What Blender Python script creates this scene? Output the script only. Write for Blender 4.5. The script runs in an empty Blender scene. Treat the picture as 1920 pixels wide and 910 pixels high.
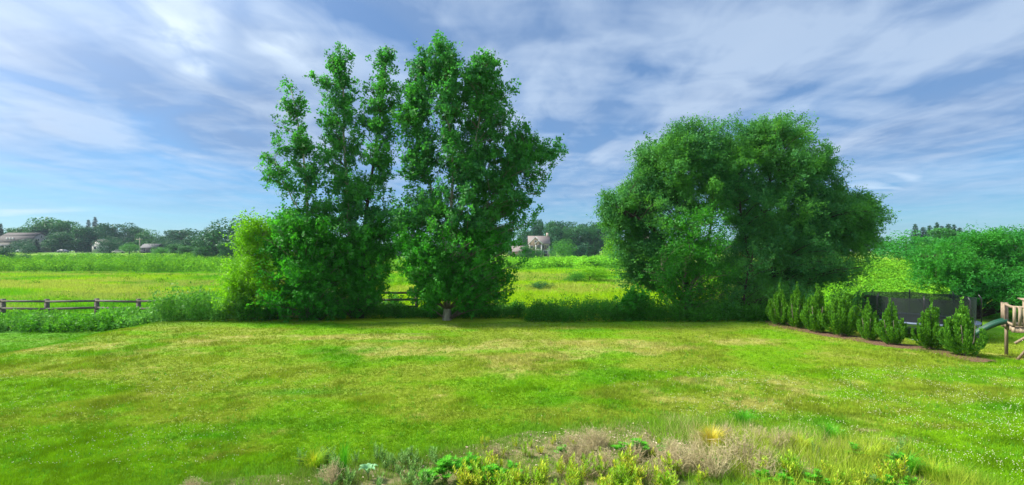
import bpy, math, random
import numpy as np
from math import radians, pi, sin, cos

# ------------------------------------------------------------------ camera, world, sun, exposure
scene = bpy.context.scene
COL = scene.collection
CAM_H, FPX, HOR = 3.5, 895.0, 470.0       # eye height (m), focal length and horizon row in 1920 px units
cd = bpy.data.cameras.new("camera"); cam = bpy.data.objects.new("camera", cd); COL.objects.link(cam)
cd.sensor_width = 36.0; cd.lens = 36.0 * FPX / 1920.0
cd.shift_y = (HOR - 455.0) / 1920.0
cd.clip_start = 0.1; cd.clip_end = 9000.0
cam.location = (0, 0, CAM_H); cam.rotation_euler = (radians(90), 0, 0)
scene.camera = cam

SUN_VEC = np.array([-0.70, 0.10, 0.76]); SUN_VEC /= np.linalg.norm(SUN_VEC)
SUN_EL = math.asin(SUN_VEC[2]); SUN_AZ = math.atan2(SUN_VEC[0], SUN_VEC[1])   # azimuth clockwise from +Y
sd = bpy.data.lights.new("sun", 'SUN'); sun = bpy.data.objects.new("sun", sd); COL.objects.link(sun)
sd.energy = 4.0; sd.angle = radians(8.0); sd.color = (1.0, 0.94, 0.83)
from mathutils import Vector
sun.rotation_euler = Vector([float(v) for v in SUN_VEC]).to_track_quat('Z', 'Y').to_euler()

w = bpy.data.worlds.new("World"); scene.world = w; w.use_nodes = True
nt = w.node_tree; N = nt.nodes; LK = nt.links; N.clear()
def nd(tree, t, **kw):
    n = tree.nodes.new(t)
    for k, v in kw.items(): setattr(n, k, v)
    return n
def math_(tree, op, a, b=None, clamp=False):
    n = tree.nodes.new('ShaderNodeMath'); n.operation = op; n.use_clamp = clamp
    for i, v in enumerate((a, b)):
        if v is None: continue
        if isinstance(v, (int, float)): n.inputs[i].default_value = v
        else: tree.links.new(v, n.inputs[i])
    return n.outputs[0]
def ramp(tree, fac, stops):
    n = tree.nodes.new('ShaderNodeValToRGB'); cr = n.color_ramp
    while len(cr.elements) < len(stops): cr.elements.new(0.5)
    for e, (p, c) in zip(cr.elements, stops):
        e.position = p; e.color = (c, c, c, 1) if isinstance(c, (int, float)) else (*c, 1)
    tree.links.new(fac, n.inputs[0]); return n.outputs[0]
def noise(tree, vec, scale, detail=5, rough=0.55, dist=0.0):
    n = tree.nodes.new('ShaderNodeTexNoise')
    n.inputs['Scale'].default_value = scale; n.inputs['Detail'].default_value = detail
    n.inputs['Roughness'].default_value = rough; n.inputs['Distortion'].default_value = dist
    tree.links.new(vec, n.inputs['Vector']); return n.outputs['Fac']
sky = nd(nt, 'ShaderNodeTexSky', sky_type='NISHITA'); sky.sun_disc = False
sky.sun_elevation = SUN_EL; sky.sun_rotation = SUN_AZ; sky.air_density = 1.0; sky.dust_density = 0.6; sky.ozone_density = 2.0
tc = nd(nt, 'ShaderNodeTexCoord'); sep = nd(nt, 'ShaderNodeSeparateXYZ'); LK.new(tc.outputs['Generated'], sep.inputs[0])
zz = math_(nt, 'ADD', math_(nt, 'MAXIMUM', sep.outputs[2], 0.0), 0.07)
ux = math_(nt, 'DIVIDE', sep.outputs[0], zz); uy = math_(nt, 'DIVIDE', sep.outputs[1], zz)
cmb = nd(nt, 'ShaderNodeCombineXYZ'); LK.new(ux, cmb.inputs[0]); LK.new(uy, cmb.inputs[1])
def mapped(vec, sc, rot=0, loc=(0, 0, 0)):
    m = nd(nt, 'ShaderNodeMapping'); m.inputs['Scale'].default_value = (*sc, 1)
    m.inputs['Rotation'].default_value = (0, 0, rot); m.inputs['Location'].default_value = loc
    LK.new(vec, m.inputs['Vector']); return m.outputs[0]
CV = cmb.outputs[0]
def sky_uv(px, py):
    v = np.array([px - 960.0, FPX, HOR - py]); v /= np.linalg.norm(v); return v[0] / (v[2] + .07), v[1] / (v[2] + .07)
wob = nd(nt, 'ShaderNodeTexNoise'); wob.inputs['Scale'].default_value = 0.9; wob.inputs['Detail'].default_value = 3; LK.new(CV, wob.inputs['Vector'])
wsub = nd(nt, 'ShaderNodeVectorMath', operation='SUBTRACT'); LK.new(wob.outputs['Color'], wsub.inputs[0]); wsub.inputs[1].default_value = (.5, .5, .5)
wsc = nd(nt, 'ShaderNodeVectorMath', operation='SCALE'); LK.new(wsub.outputs[0], wsc.inputs[0]); wsc.inputs['Scale'].default_value = 1.0
wad = nd(nt, 'ShaderNodeVectorMath', operation='ADD'); LK.new(wsc.outputs[0], wad.inputs[0]); LK.new(CV, wad.inputs[1]); WV = wad.outputs[0]
def patch(px, py, ru, rv):            # one bank of high cloud: a soft ellipse on the cloud layer
    u, v = sky_uv(px, py)
    d = nd(nt, 'ShaderNodeVectorMath', operation='SUBTRACT'); LK.new(WV, d.inputs[0]); d.inputs[1].default_value = (u, v, 0)
    m = nd(nt, 'ShaderNodeVectorMath', operation='MULTIPLY'); LK.new(d.outputs[0], m.inputs[0]); m.inputs[1].default_value = (1 / ru, 1 / rv, 0)
    l = nd(nt, 'ShaderNodeVectorMath', operation='LENGTH'); LK.new(m.outputs[0], l.inputs[0])
    return ramp(nt, l.outputs['Value'], [(0.0, 1.0), (0.35, 0.75), (1.0, 0.0)])
def acc(lst):
    o_ = lst[0]
    for q_ in lst[1:]: o_ = math_(nt, 'MAXIMUM', o_, q_)
    return o_
big = noise(nt, mapped(CV, (0.80, 0.55), radians(12), (3.1, 1.7, 0)), 1.0, 3, 0.5, 0.6)
mid = noise(nt, mapped(CV, (1.9, 1.15), radians(25), (7.3, 2.2, 0)), 1.0, 4, 0.48, 0.8)
fine = noise(nt, mapped(CV, (4.6, 2.9), radians(20), (1.3, 9.2, 0)), 1.0, 5, 0.55, 0.5)
ripl = noise(nt, mapped(CV, (1.1, 4.2), radians(-8), (4.3, 5.2, 0)), 1.0, 4, 0.5, 0.5)
veil = math_(nt, 'ADD', math_(nt, 'MULTIPLY', big, 0.65), math_(nt, 'MULTIPLY', mid, 0.4))
veil_m = ramp(nt, veil, [(0.40, 0.0), (0.64, 1.0)])
edge = ramp(nt, sep.outputs[2], [(0.0, 0.10), (0.06, 0.28), (0.18, 1.0)])
clear = acc([patch(330, 310, 1.6, 1.3), patch(60, 330, 1.8, 1.2)])
veil_m = math_(nt, 'MULTIPLY', math_(nt, 'ADD', math_(nt, 'MULTIPLY', veil_m, 0.52), 0.46), edge)
veil_m = math_(nt, 'MULTIPLY', veil_m, math_(nt, 'SUBTRACT', 1.0, math_(nt, 'MULTIPLY', clear, 0.30)))
tex = math_(nt, 'ADD', math_(nt, 'MULTIPLY', mid, 0.50), math_(nt, 'ADD', math_(nt, 'MULTIPLY', fine, 0.32), math_(nt, 'MULTIPLY', ripl, 0.20)))
banks = acc([patch(270, 40, .42, .50), patch(510, 80, .26, .50), patch(395, 130, .22, .4), patch(1190, 190, .34, .55), patch(1350, 90, .5, .5), patch(1500, 60, .35, .6), patch(1640, 120, .6, .6), patch(1650, 330, .8, .35), patch(1500, 230, .5, .4), patch(700, 130, .3, .5), patch(930, 200, .5, .7), patch(100, 250, .8, .5), patch(1800, 330, 1.0, .5), patch(1230, 90, .3, .4)])
whi_m = ramp(nt, math_(nt, 'ADD', tex, math_(nt, 'MULTIPLY', banks, 0.12)), [(0.44, 0.0), (0.64, 1.0)])
bright = acc([patch(260, 30, .26, .36), patch(500, 75, .17, .36), patch(400, 140, .12, .28)])
whi_m = math_(nt, 'MULTIPLY', math_(nt, 'MULTIPLY', whi_m, math_(nt, 'ADD', 0.46, math_(nt, 'MULTIPLY', math_(nt, 'MULTIPLY', bright, ramp(nt, fine, [(0.35, 0.25), (0.6, 1.0)])), 0.55))), edge, True)
low = nd(nt, 'ShaderNodeMath', operation='MULTIPLY')
lowp = acc([patch(35, 397, 1.1, .30), patch(1680, 335, .55, .16), patch(1650, 352, .75, .14)])
LK.new(lowp, low.inputs[0]); low.inputs[1].default_value = 0.6
whi_m = math_(nt, 'MAXIMUM', whi_m, low.outputs[0])
bg1 = nd(nt, 'ShaderNodeBackground'); bg1.inputs[1].default_value = 0.050
tint = nd(nt, 'ShaderNodeMixRGB', blend_type='MULTIPLY'); tint.inputs[0].default_value = 1.0
tint.inputs[2].default_value = (0.50, 0.86, 1.16, 1)
LK.new(sky.outputs[0], tint.inputs[1]); LK.new(tint.outputs[0], bg1.inputs[0])
bg2 = nd(nt, 'ShaderNodeBackground'); bg2.inputs[0].default_value = (0.102, 0.158, 0.262, 1); bg2.inputs[1].default_value = 1.0
bg3 = nd(nt, 'ShaderNodeBackground'); bg3.inputs[0].default_value = (0.315, 0.375, 0.445, 1); bg3.inputs[1].default_value = 1.0
m1 = nd(nt, 'ShaderNodeMixShader'); LK.new(veil_m, m1.inputs[0]); LK.new(bg1.outputs[0], m1.inputs[1]); LK.new(bg2.outputs[0], m1.inputs[2])
m2 = nd(nt, 'ShaderNodeMixShader'); LK.new(whi_m, m2.inputs[0]); LK.new(m1.outputs[0], m2.inputs[1]); LK.new(bg3.outputs[0], m2.inputs[2])
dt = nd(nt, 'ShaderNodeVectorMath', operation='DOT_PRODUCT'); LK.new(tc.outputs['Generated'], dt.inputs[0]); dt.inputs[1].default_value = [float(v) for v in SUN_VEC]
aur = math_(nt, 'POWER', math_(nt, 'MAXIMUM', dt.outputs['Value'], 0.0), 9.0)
fill_behind = ramp(nt, math_(nt, 'ADD', math_(nt, 'MULTIPLY', sep.outputs[1], -0.5), 0.5), [(0.42, 0.0), (0.72, 1.0)])
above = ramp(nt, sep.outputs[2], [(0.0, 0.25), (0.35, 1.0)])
glow = math_(nt, 'ADD', math_(nt, 'MULTIPLY', aur, 1.3), math_(nt, 'MULTIPLY', math_(nt, 'MULTIPLY', fill_behind, above), 0.30))  # soft fill: unseen sky brightness added behind the camera and around the sun
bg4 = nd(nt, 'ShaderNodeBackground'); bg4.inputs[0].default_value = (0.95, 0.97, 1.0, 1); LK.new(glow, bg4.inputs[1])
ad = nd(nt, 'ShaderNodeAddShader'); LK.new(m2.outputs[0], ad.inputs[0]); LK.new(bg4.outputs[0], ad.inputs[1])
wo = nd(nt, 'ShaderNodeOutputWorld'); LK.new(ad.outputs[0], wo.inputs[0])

vs = scene.view_settings
vs.view_transform = 'Standard'; vs.look = 'None'; vs.gamma = 1.0; vs.use_curve_mapping = False; vs.exposure = 1.3
scene.render.engine = 'CYCLES'
cy = scene.cycles
cy.max_bounces = 5; cy.diffuse_bounces = 3; cy.transmission_bounces = 3; cy.glossy_bounces = 2; cy.transparent_max_bounces = 8
cy.volume_bounces = 0
cy.use_denoising = True; cy.sample_clamp_indirect = 4.0

# ------------------------------------------------------------------ helpers
rng = np.random.default_rng(11)
def S(t):
    t = np.clip(t, 0, 1); return t * t * (3 - 2 * t)
def _hash(ix, iy, seed):
    h = (ix.astype(np.int64) * 374761393 + iy.astype(np.int64) * 668265263 + seed * 1442695041) & 0x7fffffff
    h = ((h ^ (h >> 13)) * 1274126177) & 0x7fffffff
    return ((h ^ (h >> 16)) & 0xffff) / 65535.0
def vnoise(x, y, seed=0):
    ix = np.floor(x); iy = np.floor(y); fx = S(x - ix); fy = S(y - iy)
    a = _hash(ix, iy, seed); b = _hash(ix + 1, iy, seed); c = _hash(ix, iy + 1, seed); d = _hash(ix + 1, iy + 1, seed)
    return a + (b - a) * fx + (c - a) * fy + (a - b - c + d) * fx * fy
def fbm(x, y, scale, octv=4, seed=0):
    x = np.asarray(x, float); y = np.asarray(y, float)
    s = 0; amp = 1; tot = 0; f = 1.0 / scale
    for o in range(octv):
        s = s + amp * vnoise(x * f + 17.3 * o, y * f - 9.1 * o, seed + o); tot += amp; amp *= 0.55; f *= 2.03
    return s / tot
def terrain(x, y):
    x = np.asarray(x, float); y = np.asarray(y, float)
    z = (fbm(x, y, 7.0, 2, 5) - 0.5) * 0.10 * S((60 - np.hypot(x, y)) / 30)
    z = z - 0.48 * S((-x - 16.6 + 4.5 * S((y - 23.3) / 2.0)) / 3.6) * S((y - 8) / 6)
    z = z - 0.78 * S((x - 15.2) / 3.5) * S((y - 13) / 5) * S((75 - y) / 40)
    z = z + 2.7 * S((y - 110) / 120) * S((-x - 30) / 100)
    z = z + 1.3 * S((y - 34) / 45) * S((x - 18) / 25)
    z = z + 1.2 * (fbm(x, y, 60.0, 2, 9) - 0.5) * S((y - 60) / 80)
    return z
def T(x, y): return float(terrain(np.array([x]), np.array([y]))[0])
def at(px, py, z=0.0):
    d = FPX * (CAM_H - z) / (py - HOR); return ((px - 960) / FPX * d, d)
def X(px, d): return (px - 960) / FPX * d
def Z(py, d): return CAM_H - (py - HOR) / FPX * d

class MB:
    def __init__(s): s.v = []; s.f = []; s.c = []; s.n = 0
    def add(s, V, F, C=None):
        V = np.asarray(V, float).reshape(-1, 3)
        s.v.append(V)
        if len(F):
            s.f.append(np.asarray(F, np.int64) + s.n) if isinstance(F, np.ndarray) else s.f.append([tuple(i + s.n for i in q) for q in F])
        if C is not None: s.c.append(np.asarray(C, float).reshape(-1, 3))
        s.n += len(V)
    def box(s, cx, cy, cz, sx, sy, sz, rz=0.0, M=None):
        a = np.array([[x, y, z] for z in (-.5, .5) for y in (-.5, .5) for x in (-.5, .5)]) * (sx, sy, sz)
        if M is not None: a = a @ np.asarray(M).T
        c, n = cos(rz), sin(rz)
        a = np.stack([a[:, 0] * c - a[:, 1] * n, a[:, 0] * n + a[:, 1] * c, a[:, 2]], 1) + (cx, cy, cz)
        s.add(a, [(0, 2, 3, 1), (4, 5, 7, 6), (0, 1, 5, 4), (2, 6, 7, 3), (0, 4, 6, 2), (1, 3, 7, 5)])
    def bar(s, p, q, wx, wz):
        p = np.array(p, float); q = np.array(q, float); d = q - p; L = np.linalg.norm(d); d /= L
        up = np.array([0, 0, 1.0]) if abs(d[2]) < .95 else np.array([0, 1.0, 0])
        a = np.cross(d, up); a /= np.linalg.norm(a); b = np.cross(a, d)
        o = [p + a * sx * wx / 2 + b * sz * wz / 2 for sx, sz in ((-1, -1), (1, -1), (1, 1), (-1, 1))]
        o += [v + d * L for v in o]
        s.add(o, [(0, 1, 2, 3)[::-1], (4, 5, 6, 7), (0, 1, 5, 4), (1, 2, 6, 5), (2, 3, 7, 6), (3, 0, 4, 7)])
    def tube(s, pts, rad, sides=6, cap=True):
        P = np.asarray(pts, float); n = len(P)
        r = np.full(n, rad) if np.isscalar(rad) else np.asarray(rad, float)
        t = np.gradient(P, axis=0); t /= np.linalg.norm(t, axis=1)[:, None] + 1e-9
        ref = np.array([0.31, 0.95, 0.05])
        a = np.cross(t, ref); a /= np.linalg.norm(a, axis=1)[:, None] + 1e-9; b = np.cross(t, a)
        th = np.arange(sides) * 2 * pi / sides
        V = P[:, None, :] + r[:, None, None] * (np.cos(th)[None, :, None] * a[:, None, :] + np.sin(th)[None, :, None] * b[:, None, :])
        i = np.arange(n - 1)[:, None] * sides; j = np.arange(sides)[None, :]; k = (j + 1) % sides
        F = np.stack([i + j, i + k, i + sides + k, i + sides + j], -1).reshape(-1, 4)
        base = s.n
        s.add(V.reshape(-1, 3), F)
        if cap:
            s.f.append([tuple(base + q for q in range(sides))[::-1], tuple(base + (n - 1) * sides + q for q in range(sides))])
    def poly_prism(s, pts, t0, t1, axis='y'):
        n = len(pts)
        def P(a, b, t): return (a, t, b) if axis == 'y' else ((t, a, b) if axis == 'x' else (a, b, t))
        V = [P(a, b, t0) for a, b in pts] + [P(a, b, t1) for a, b in pts]
        F = [tuple(range(n))[::-1], tuple(range(n, 2 * n))] + [(i, (i + 1) % n, n + (i + 1) % n, n + i) for i in range(n)]
        s.add(V, F)
    def mesh(s, name, smooth=False):
        V = np.concatenate(s.v) if s.v else np.zeros((0, 3))
        me = bpy.data.meshes.new(name)
        me.vertices.add(len(V)); me.vertices.foreach_set('co', V.astype(np.float32).ravel())
        idx = []; cnt = []
        for f in s.f:
            if isinstance(f, np.ndarray): idx.append(f.ravel()); cnt.append(np.full(len(f), f.shape[1]))
            else:
                idx.append(np.array([i for q in f for i in q], np.int64)); cnt.append(np.array([len(q) for q in f]))
        idx = np.concatenate(idx); cnt = np.concatenate(cnt)
        me.loops.add(len(idx)); me.loops.foreach_set('vertex_index', idx.astype(np.int32))
        me.polygons.add(len(cnt)); st = np.concatenate([[0], np.cumsum(cnt)[:-1]])
        me.polygons.foreach_set('loop_start', st.astype(np.int32))
        try: me.polygons.foreach_set('loop_total', cnt.astype(np.int32))
        except Exception: pass
        if smooth: me.polygons.foreach_set('use_smooth', np.ones(len(cnt), bool))
        me.update(calc_edges=True)
        if s.c:
            C = np.concatenate(s.c); C4 = np.ones((len(C), 4), np.float32); C4[:, :3] = C
            at_ = me.color_attributes.new('tint', 'FLOAT_COLOR', 'POINT'); at_.data.foreach_set('color', C4.ravel())
        return me
    def build(s, name, mat, parent=None, smooth=False):
        me = s.mesh(name, smooth)
        if mat: me.materials.append(mat)
        o = bpy.data.objects.new(name, me); COL.objects.link(o)
        if parent: o.parent = parent
        return o
def tag(o, label=None, cat=None, group=None, kind=None):
    if label: o['label'] = label
    if cat: o['category'] = cat
    if group: o['group'] = group
    if kind: o['kind'] = kind
    return o
def empty(name, loc=(0, 0, 0), rz=0, label=None, cat=None, group=None):
    o = bpy.data.objects.new(name, None); COL.objects.link(o); o.empty_display_size = 0.3
    o.location = loc; o.rotation_euler = (0, 0, rz); return tag(o, label, cat, group)
def copy_tree(o, parent=None):
    c = o.copy(); COL.objects.link(c)
    if parent: c.parent = parent
    for ch in [k for k in bpy.data.objects if k.parent == o]: copy_tree(ch, c)
    return c

# ------------------------------------------------------------------ materials
def mat_base(name):
    m = bpy.data.materials.new(name); m.use_nodes = True; m.node_tree.nodes.clear(); return m, m.node_tree
def leaf_mat(name, c1, c2, c3=None, trans=0.4, rough=0.5, spec=0.25, nscale=0.6, tint_attr=False, glow=(1.5, 1.35, 0.7)):
    m, t = mat_base(name)
    geo = nd(t, 'ShaderNodeNewGeometry')
    mx = nd(t, 'ShaderNodeMixRGB'); mx.inputs[1].default_value = (*c1, 1); mx.inputs[2].default_value = (*c2, 1)
    t.links.new(geo.outputs['Random Per Island'], mx.inputs[0]); col = mx.outputs[0]
    if c3:
        nf = ramp(t, noise(t, geo.outputs['Position'], nscale, 3), [(0.42, 0.0), (0.62, 1.0)])
        m3 = nd(t, 'ShaderNodeMixRGB'); m3.inputs[2].default_value = (*c3, 1)
        t.links.new(math_(t, 'MULTIPLY', nf, 0.75), m3.inputs[0]); t.links.new(col, m3.inputs[1]); col = m3.outputs[0]
    if tint_attr:
        a = nd(t, 'ShaderNodeAttribute', attribute_name='tint')
        m4 = nd(t, 'ShaderNodeMixRGB', blend_type='MULTIPLY'); m4.inputs[0].default_value = 1
        t.links.new(col, m4.inputs[1]); t.links.new(a.outputs['Color'], m4.inputs[2]); col = m4.outputs[0]
    p = nd(t, 'ShaderNodeBsdfPrincipled'); p.inputs['Roughness'].default_value = rough
    p.inputs['Specular IOR Level'].default_value = spec
    t.links.new(col, p.inputs['Base Color'])
    tr = nd(t, 'ShaderNodeBsdfTranslucent')
    m5 = nd(t, 'ShaderNodeMixRGB', blend_type='MULTIPLY'); m5.inputs[0].default_value = 1; m5.inputs[2].default_value = (*glow, 1)
    t.links.new(col, m5.inputs[1]); t.links.new(m5.outputs[0], tr.inputs[0])
    ms = nd(t, 'ShaderNodeMixShader'); ms.inputs[0].default_value = trans
    t.links.new(p.outputs[0], ms.inputs[1]); t.links.new(tr.outputs[0], ms.inputs[2])
    o = nd(t, 'ShaderNodeOutputMaterial'); t.links.new(ms.outputs[0], o.inputs[0]); return m
def solid(name, c, rough=0.7, spec=0.3, c2=None, nscale=4.0, stretch=(1, 1, 1), bump=0.0, metal=0.0, attr=False, nlo=0.35, nhi=0.65):
    m, t = mat_base(name)
    p = nd(t, 'ShaderNodeBsdfPrincipled'); p.inputs['Roughness'].default_value = rough
    p.inputs['Specular IOR Level'].default_value = spec; p.inputs['Metallic'].default_value = metal
    tcn = nd(t, 'ShaderNodeTexCoord'); mp = nd(t, 'ShaderNodeMapping'); mp.inputs['Scale'].default_value = stretch
    t.links.new(tcn.outputs['Object'], mp.inputs[0])
    nf = noise(t, mp.outputs[0], nscale, 6, 0.6)
    mx = nd(t, 'ShaderNodeMixRGB'); c2 = c2 or tuple(v * 0.7 for v in c)
    mx.inputs[1].default_value = (*c, 1); mx.inputs[2].default_value = (*c2, 1)
    t.links.new(ramp(t, nf, [(nlo, 0.0), (nhi, 1.0)]), mx.inputs[0]); col = mx.outputs[0]
    if attr:
        a = nd(t, 'ShaderNodeAttribute', attribute_name='tint')
        m4 = nd(t, 'ShaderNodeMixRGB', blend_type='MULTIPLY'); m4.inputs[0].default_value = 1
        t.links.new(col, m4.inputs[1]); t.links.new(a.outputs['Color'], m4.inputs[2]); col = m4.outputs[0]
    t.links.new(col, p.inputs['Base Color'])
    if bump:
        b = nd(t, 'ShaderNodeBump'); b.inputs['Strength'].default_value = bump; b.inputs['Distance'].default_value = 0.05
        t.links.new(nf, b.inputs['Height']); t.links.new(b.outputs[0], p.inputs['Normal'])
    o = nd(t, 'ShaderNodeOutputMaterial'); t.links.new(p.outputs[0], o.inputs[0]); return m

M = {}
M['poplar'] = leaf_mat('poplar_leaf', (0.022, 0.140, 0.056), (0.075, 0.285, 0.055), (0.060, 0.260, 0.025), 0.50, 0.55, 0.2, glow=(1.2, 1.4, 0.6))
M['poplar_low'] = leaf_mat('poplar_lower_leaf', (0.021, 0.161, 0.014), (0.055, 0.299, 0.021), (0.032, 0.253, 0.011), 0.50, 0.55, 0.18)
M['willow'] = leaf_mat('willow_leaf', (0.026, 0.140, 0.050), (0.080, 0.275, 0.060), (0.085, 0.290, 0.030), 0.42, 0.55, 0.12, 0.45)
M['sapling'] = leaf_mat('sapling_leaf', (0.022, 0.156, 0.012), (0.054, 0.276, 0.018), None, 0.45)
M['lime'] = leaf_mat('lime_leaf', (0.12, 0.32, 0.010), (0.21, 0.46, 0.014), (0.20, 0.44, 0.012), 0.45, spec=0.15, glow=(1.15, 1.3, 0.5))
M['under'] = leaf_mat('undergrowth_leaf', (0.024, 0.132, 0.010), (0.066, 0.252, 0.017), (0.060, 0.252, 0.022), 0.35, spec=0.12, tint_attr=True, nscale=1.2)
M['arbor'] = leaf_mat('arborvitae_spray', (0.030, 0.13, 0.012), (0.13, 0.34, 0.02), None, 0.30, 0.6, 0.15)
M['locust'] = leaf_mat('locust_leaf', (0.028, 0.198, 0.020), (0.061, 0.319, 0.028), (0.024, 0.187, 0.033), 0.42, nscale=0.4, spec=0.15)
M['thicket'] = leaf_mat('thicket_leaf', (0.060, 0.23, 0.018), (0.13, 0.36, 0.025), (0.05, 0.21, 0.018), 0.22, spec=0.0, nscale=0.12, tint_attr=True)
M['meadow'] = leaf_mat('meadow_blade', (0.9, 0.9, 0.9), (1.1, 1.1, 1.1), None, 0.35, 0.7, 0.04, tint_attr=True, glow=(1.1, 1.1, 0.7))
M['blade'] = leaf_mat('lawn_blade', (0.92, 0.95, 0.85), (1.18, 1.18, 1.1), None, 0.30, 0.7, 0.05, tint_attr=True, glow=(1.1, 1.1, 0.7))
M['bg1'] = leaf_mat('far_leaf_green', (0.016, 0.098, 0.030), (0.039, 0.155, 0.039), (0.046, 0.172, 0.034), 0.25, spec=0.1, nscale=0.08)
M['bg2'] = leaf_mat('far_leaf_dark', (0.012, 0.072, 0.036), (0.026, 0.114, 0.043), (0.034, 0.126, 0.038), 0.2, spec=0.1, nscale=0.08)
M['bg3'] = leaf_mat('far_leaf_bright', (0.035, 0.17, 0.016), (0.07, 0.26, 0.02), None, 0.3, spec=0.1)
M['conifer'] = leaf_mat('far_needles', (0.010, 0.04, 0.025), (0.022, 0.065, 0.032), None, 0.1)
M['bark'] = solid('bark', (0.20, 0.17, 0.13), 0.9, 0.1, (0.09, 0.075, 0.055), 6, (1, 1, 0.25), 0.6)
M['bark_pale'] = solid('bark_pale', (0.42, 0.39, 0.31), 0.9, 0.1, (0.22, 0.20, 0.15), 9, (1, 1, 0.3), 0.6)
M['bark_dark'] = solid('bark_dark', (0.07, 0.055, 0.04), 0.9, 0.1, (0.03, 0.025, 0.02), 6, (1, 1, 0.25), 0.6)
M['fence'] = solid('weathered_fence_wood', (0.16, 0.145, 0.125), 0.85, 0.15, (0.07, 0.062, 0.05), 5, (0.4, 3, 3), 0.4)
M['play'] = solid('weathered_cedar', (0.33, 0.26, 0.18), 0.75, 0.2, (0.19, 0.145, 0.10), 7, (4, 4, 0.5), 0.5)
M['slide'] = solid('green_plastic', (0.003, 0.055, 0.026), 0.35, 0.5, (0.003, 0.045, 0.022), 2)
M['mulch'] = solid('mulch', (0.17, 0.105, 0.065), 0.95, 0.05, (0.07, 0.045, 0.028), 25, bump=1.0)
M['chips'] = solid('wood_chip', (0.56, 0.46, 0.36), 0.9, 0.1, (0.25, 0.16, 0.12), 3, attr=True)
M['soil'] = solid('bed_soil', (0.20, 0.16, 0.09), 0.95, 0.05, (0.07, 0.10, 0.025), 5, bump=0.8)
M['dead'] = solid('dead_twig', (0.50, 0.43, 0.24), 0.9, 0.05, (0.30, 0.25, 0.12), 3)
M['gold'] = leaf_mat('golden_blade', (0.42, 0.36, 0.03), (0.62, 0.54, 0.05), None, 0.3)
M['weedyel'] = leaf_mat('yellow_green_leaf', (0.20, 0.36, 0.015), (0.50, 0.50, 0.04), (0.13, 0.36, 0.012), 0.35, spec=0.1, nscale=3)
M['weedgrn'] = leaf_mat('vivid_green_leaf', (0.045, 0.27, 0.010), (0.12, 0.42, 0.02), None, 0.40, spec=0.15)
M['weedgrey'] = leaf_mat('grey_green_leaf', (0.10, 0.25, 0.05), (0.20, 0.36, 0.10), None, 0.3, spec=0.1)
M['bigleaf'] = leaf_mat('pale_blue_green_leaf', (0.12, 0.30, 0.12), (0.18, 0.38, 0.17), None, 0.25)
M['stem'] = solid('green_stem', (0.14, 0.17, 0.04), 0.8)
M['brownstem'] = solid('brown_stem', (0.16, 0.09, 0.05), 0.8)
M['clover'] = solid('clover_flower', (0.52, 0.54, 0.34), 0.8, 0.05, (0.42, 0.40, 0.25), 3)
M['road'] = solid('asphalt', (0.10, 0.095, 0.095), 0.9, 0.1, (0.08, 0.075, 0.07), 2)
M['black_metal'] = solid('black_metal', (0.02, 0.02, 0.022), 0.4, 0.5)
M['grey_metal'] = solid('galvanised_metal', (0.35, 0.37, 0.40), 0.4, 0.5, metal=0.6)
M['pad'] = solid('blue_grey_pad', (0.15, 0.19, 0.27), 0.5, 0.4)
M['matblack'] = solid('trampoline_mat', (0.015, 0.015, 0.016), 0.6)

def net_mat():
    m, t = mat_base('net_mesh')
    p = nd(t, 'ShaderNodeBsdfPrincipled'); p.inputs['Base Color'].default_value = (0.006, 0.012, 0.012, 1); p.inputs['Roughness'].default_value = 0.6
    tr = nd(t, 'ShaderNodeBsdfTransparent'); ms = nd(t, 'ShaderNodeMixShader')
    tcn = nd(t, 'ShaderNodeTexCoord')
    nf = noise(t, tcn.outputs['Object'], 1.6, 4)
    t.links.new(ramp(t, nf, [(0.3, 0.76), (0.7, 0.90)]), ms.inputs[0])
    t.links.new(tr.outputs[0], ms.inputs[1]); t.links.new(p.outputs[0], ms.inputs[2])
    o = nd(t, 'ShaderNodeOutputMaterial'); t.links.new(ms.outputs[0], o.inputs[0]); return m
M['net'] = net_mat()

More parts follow.
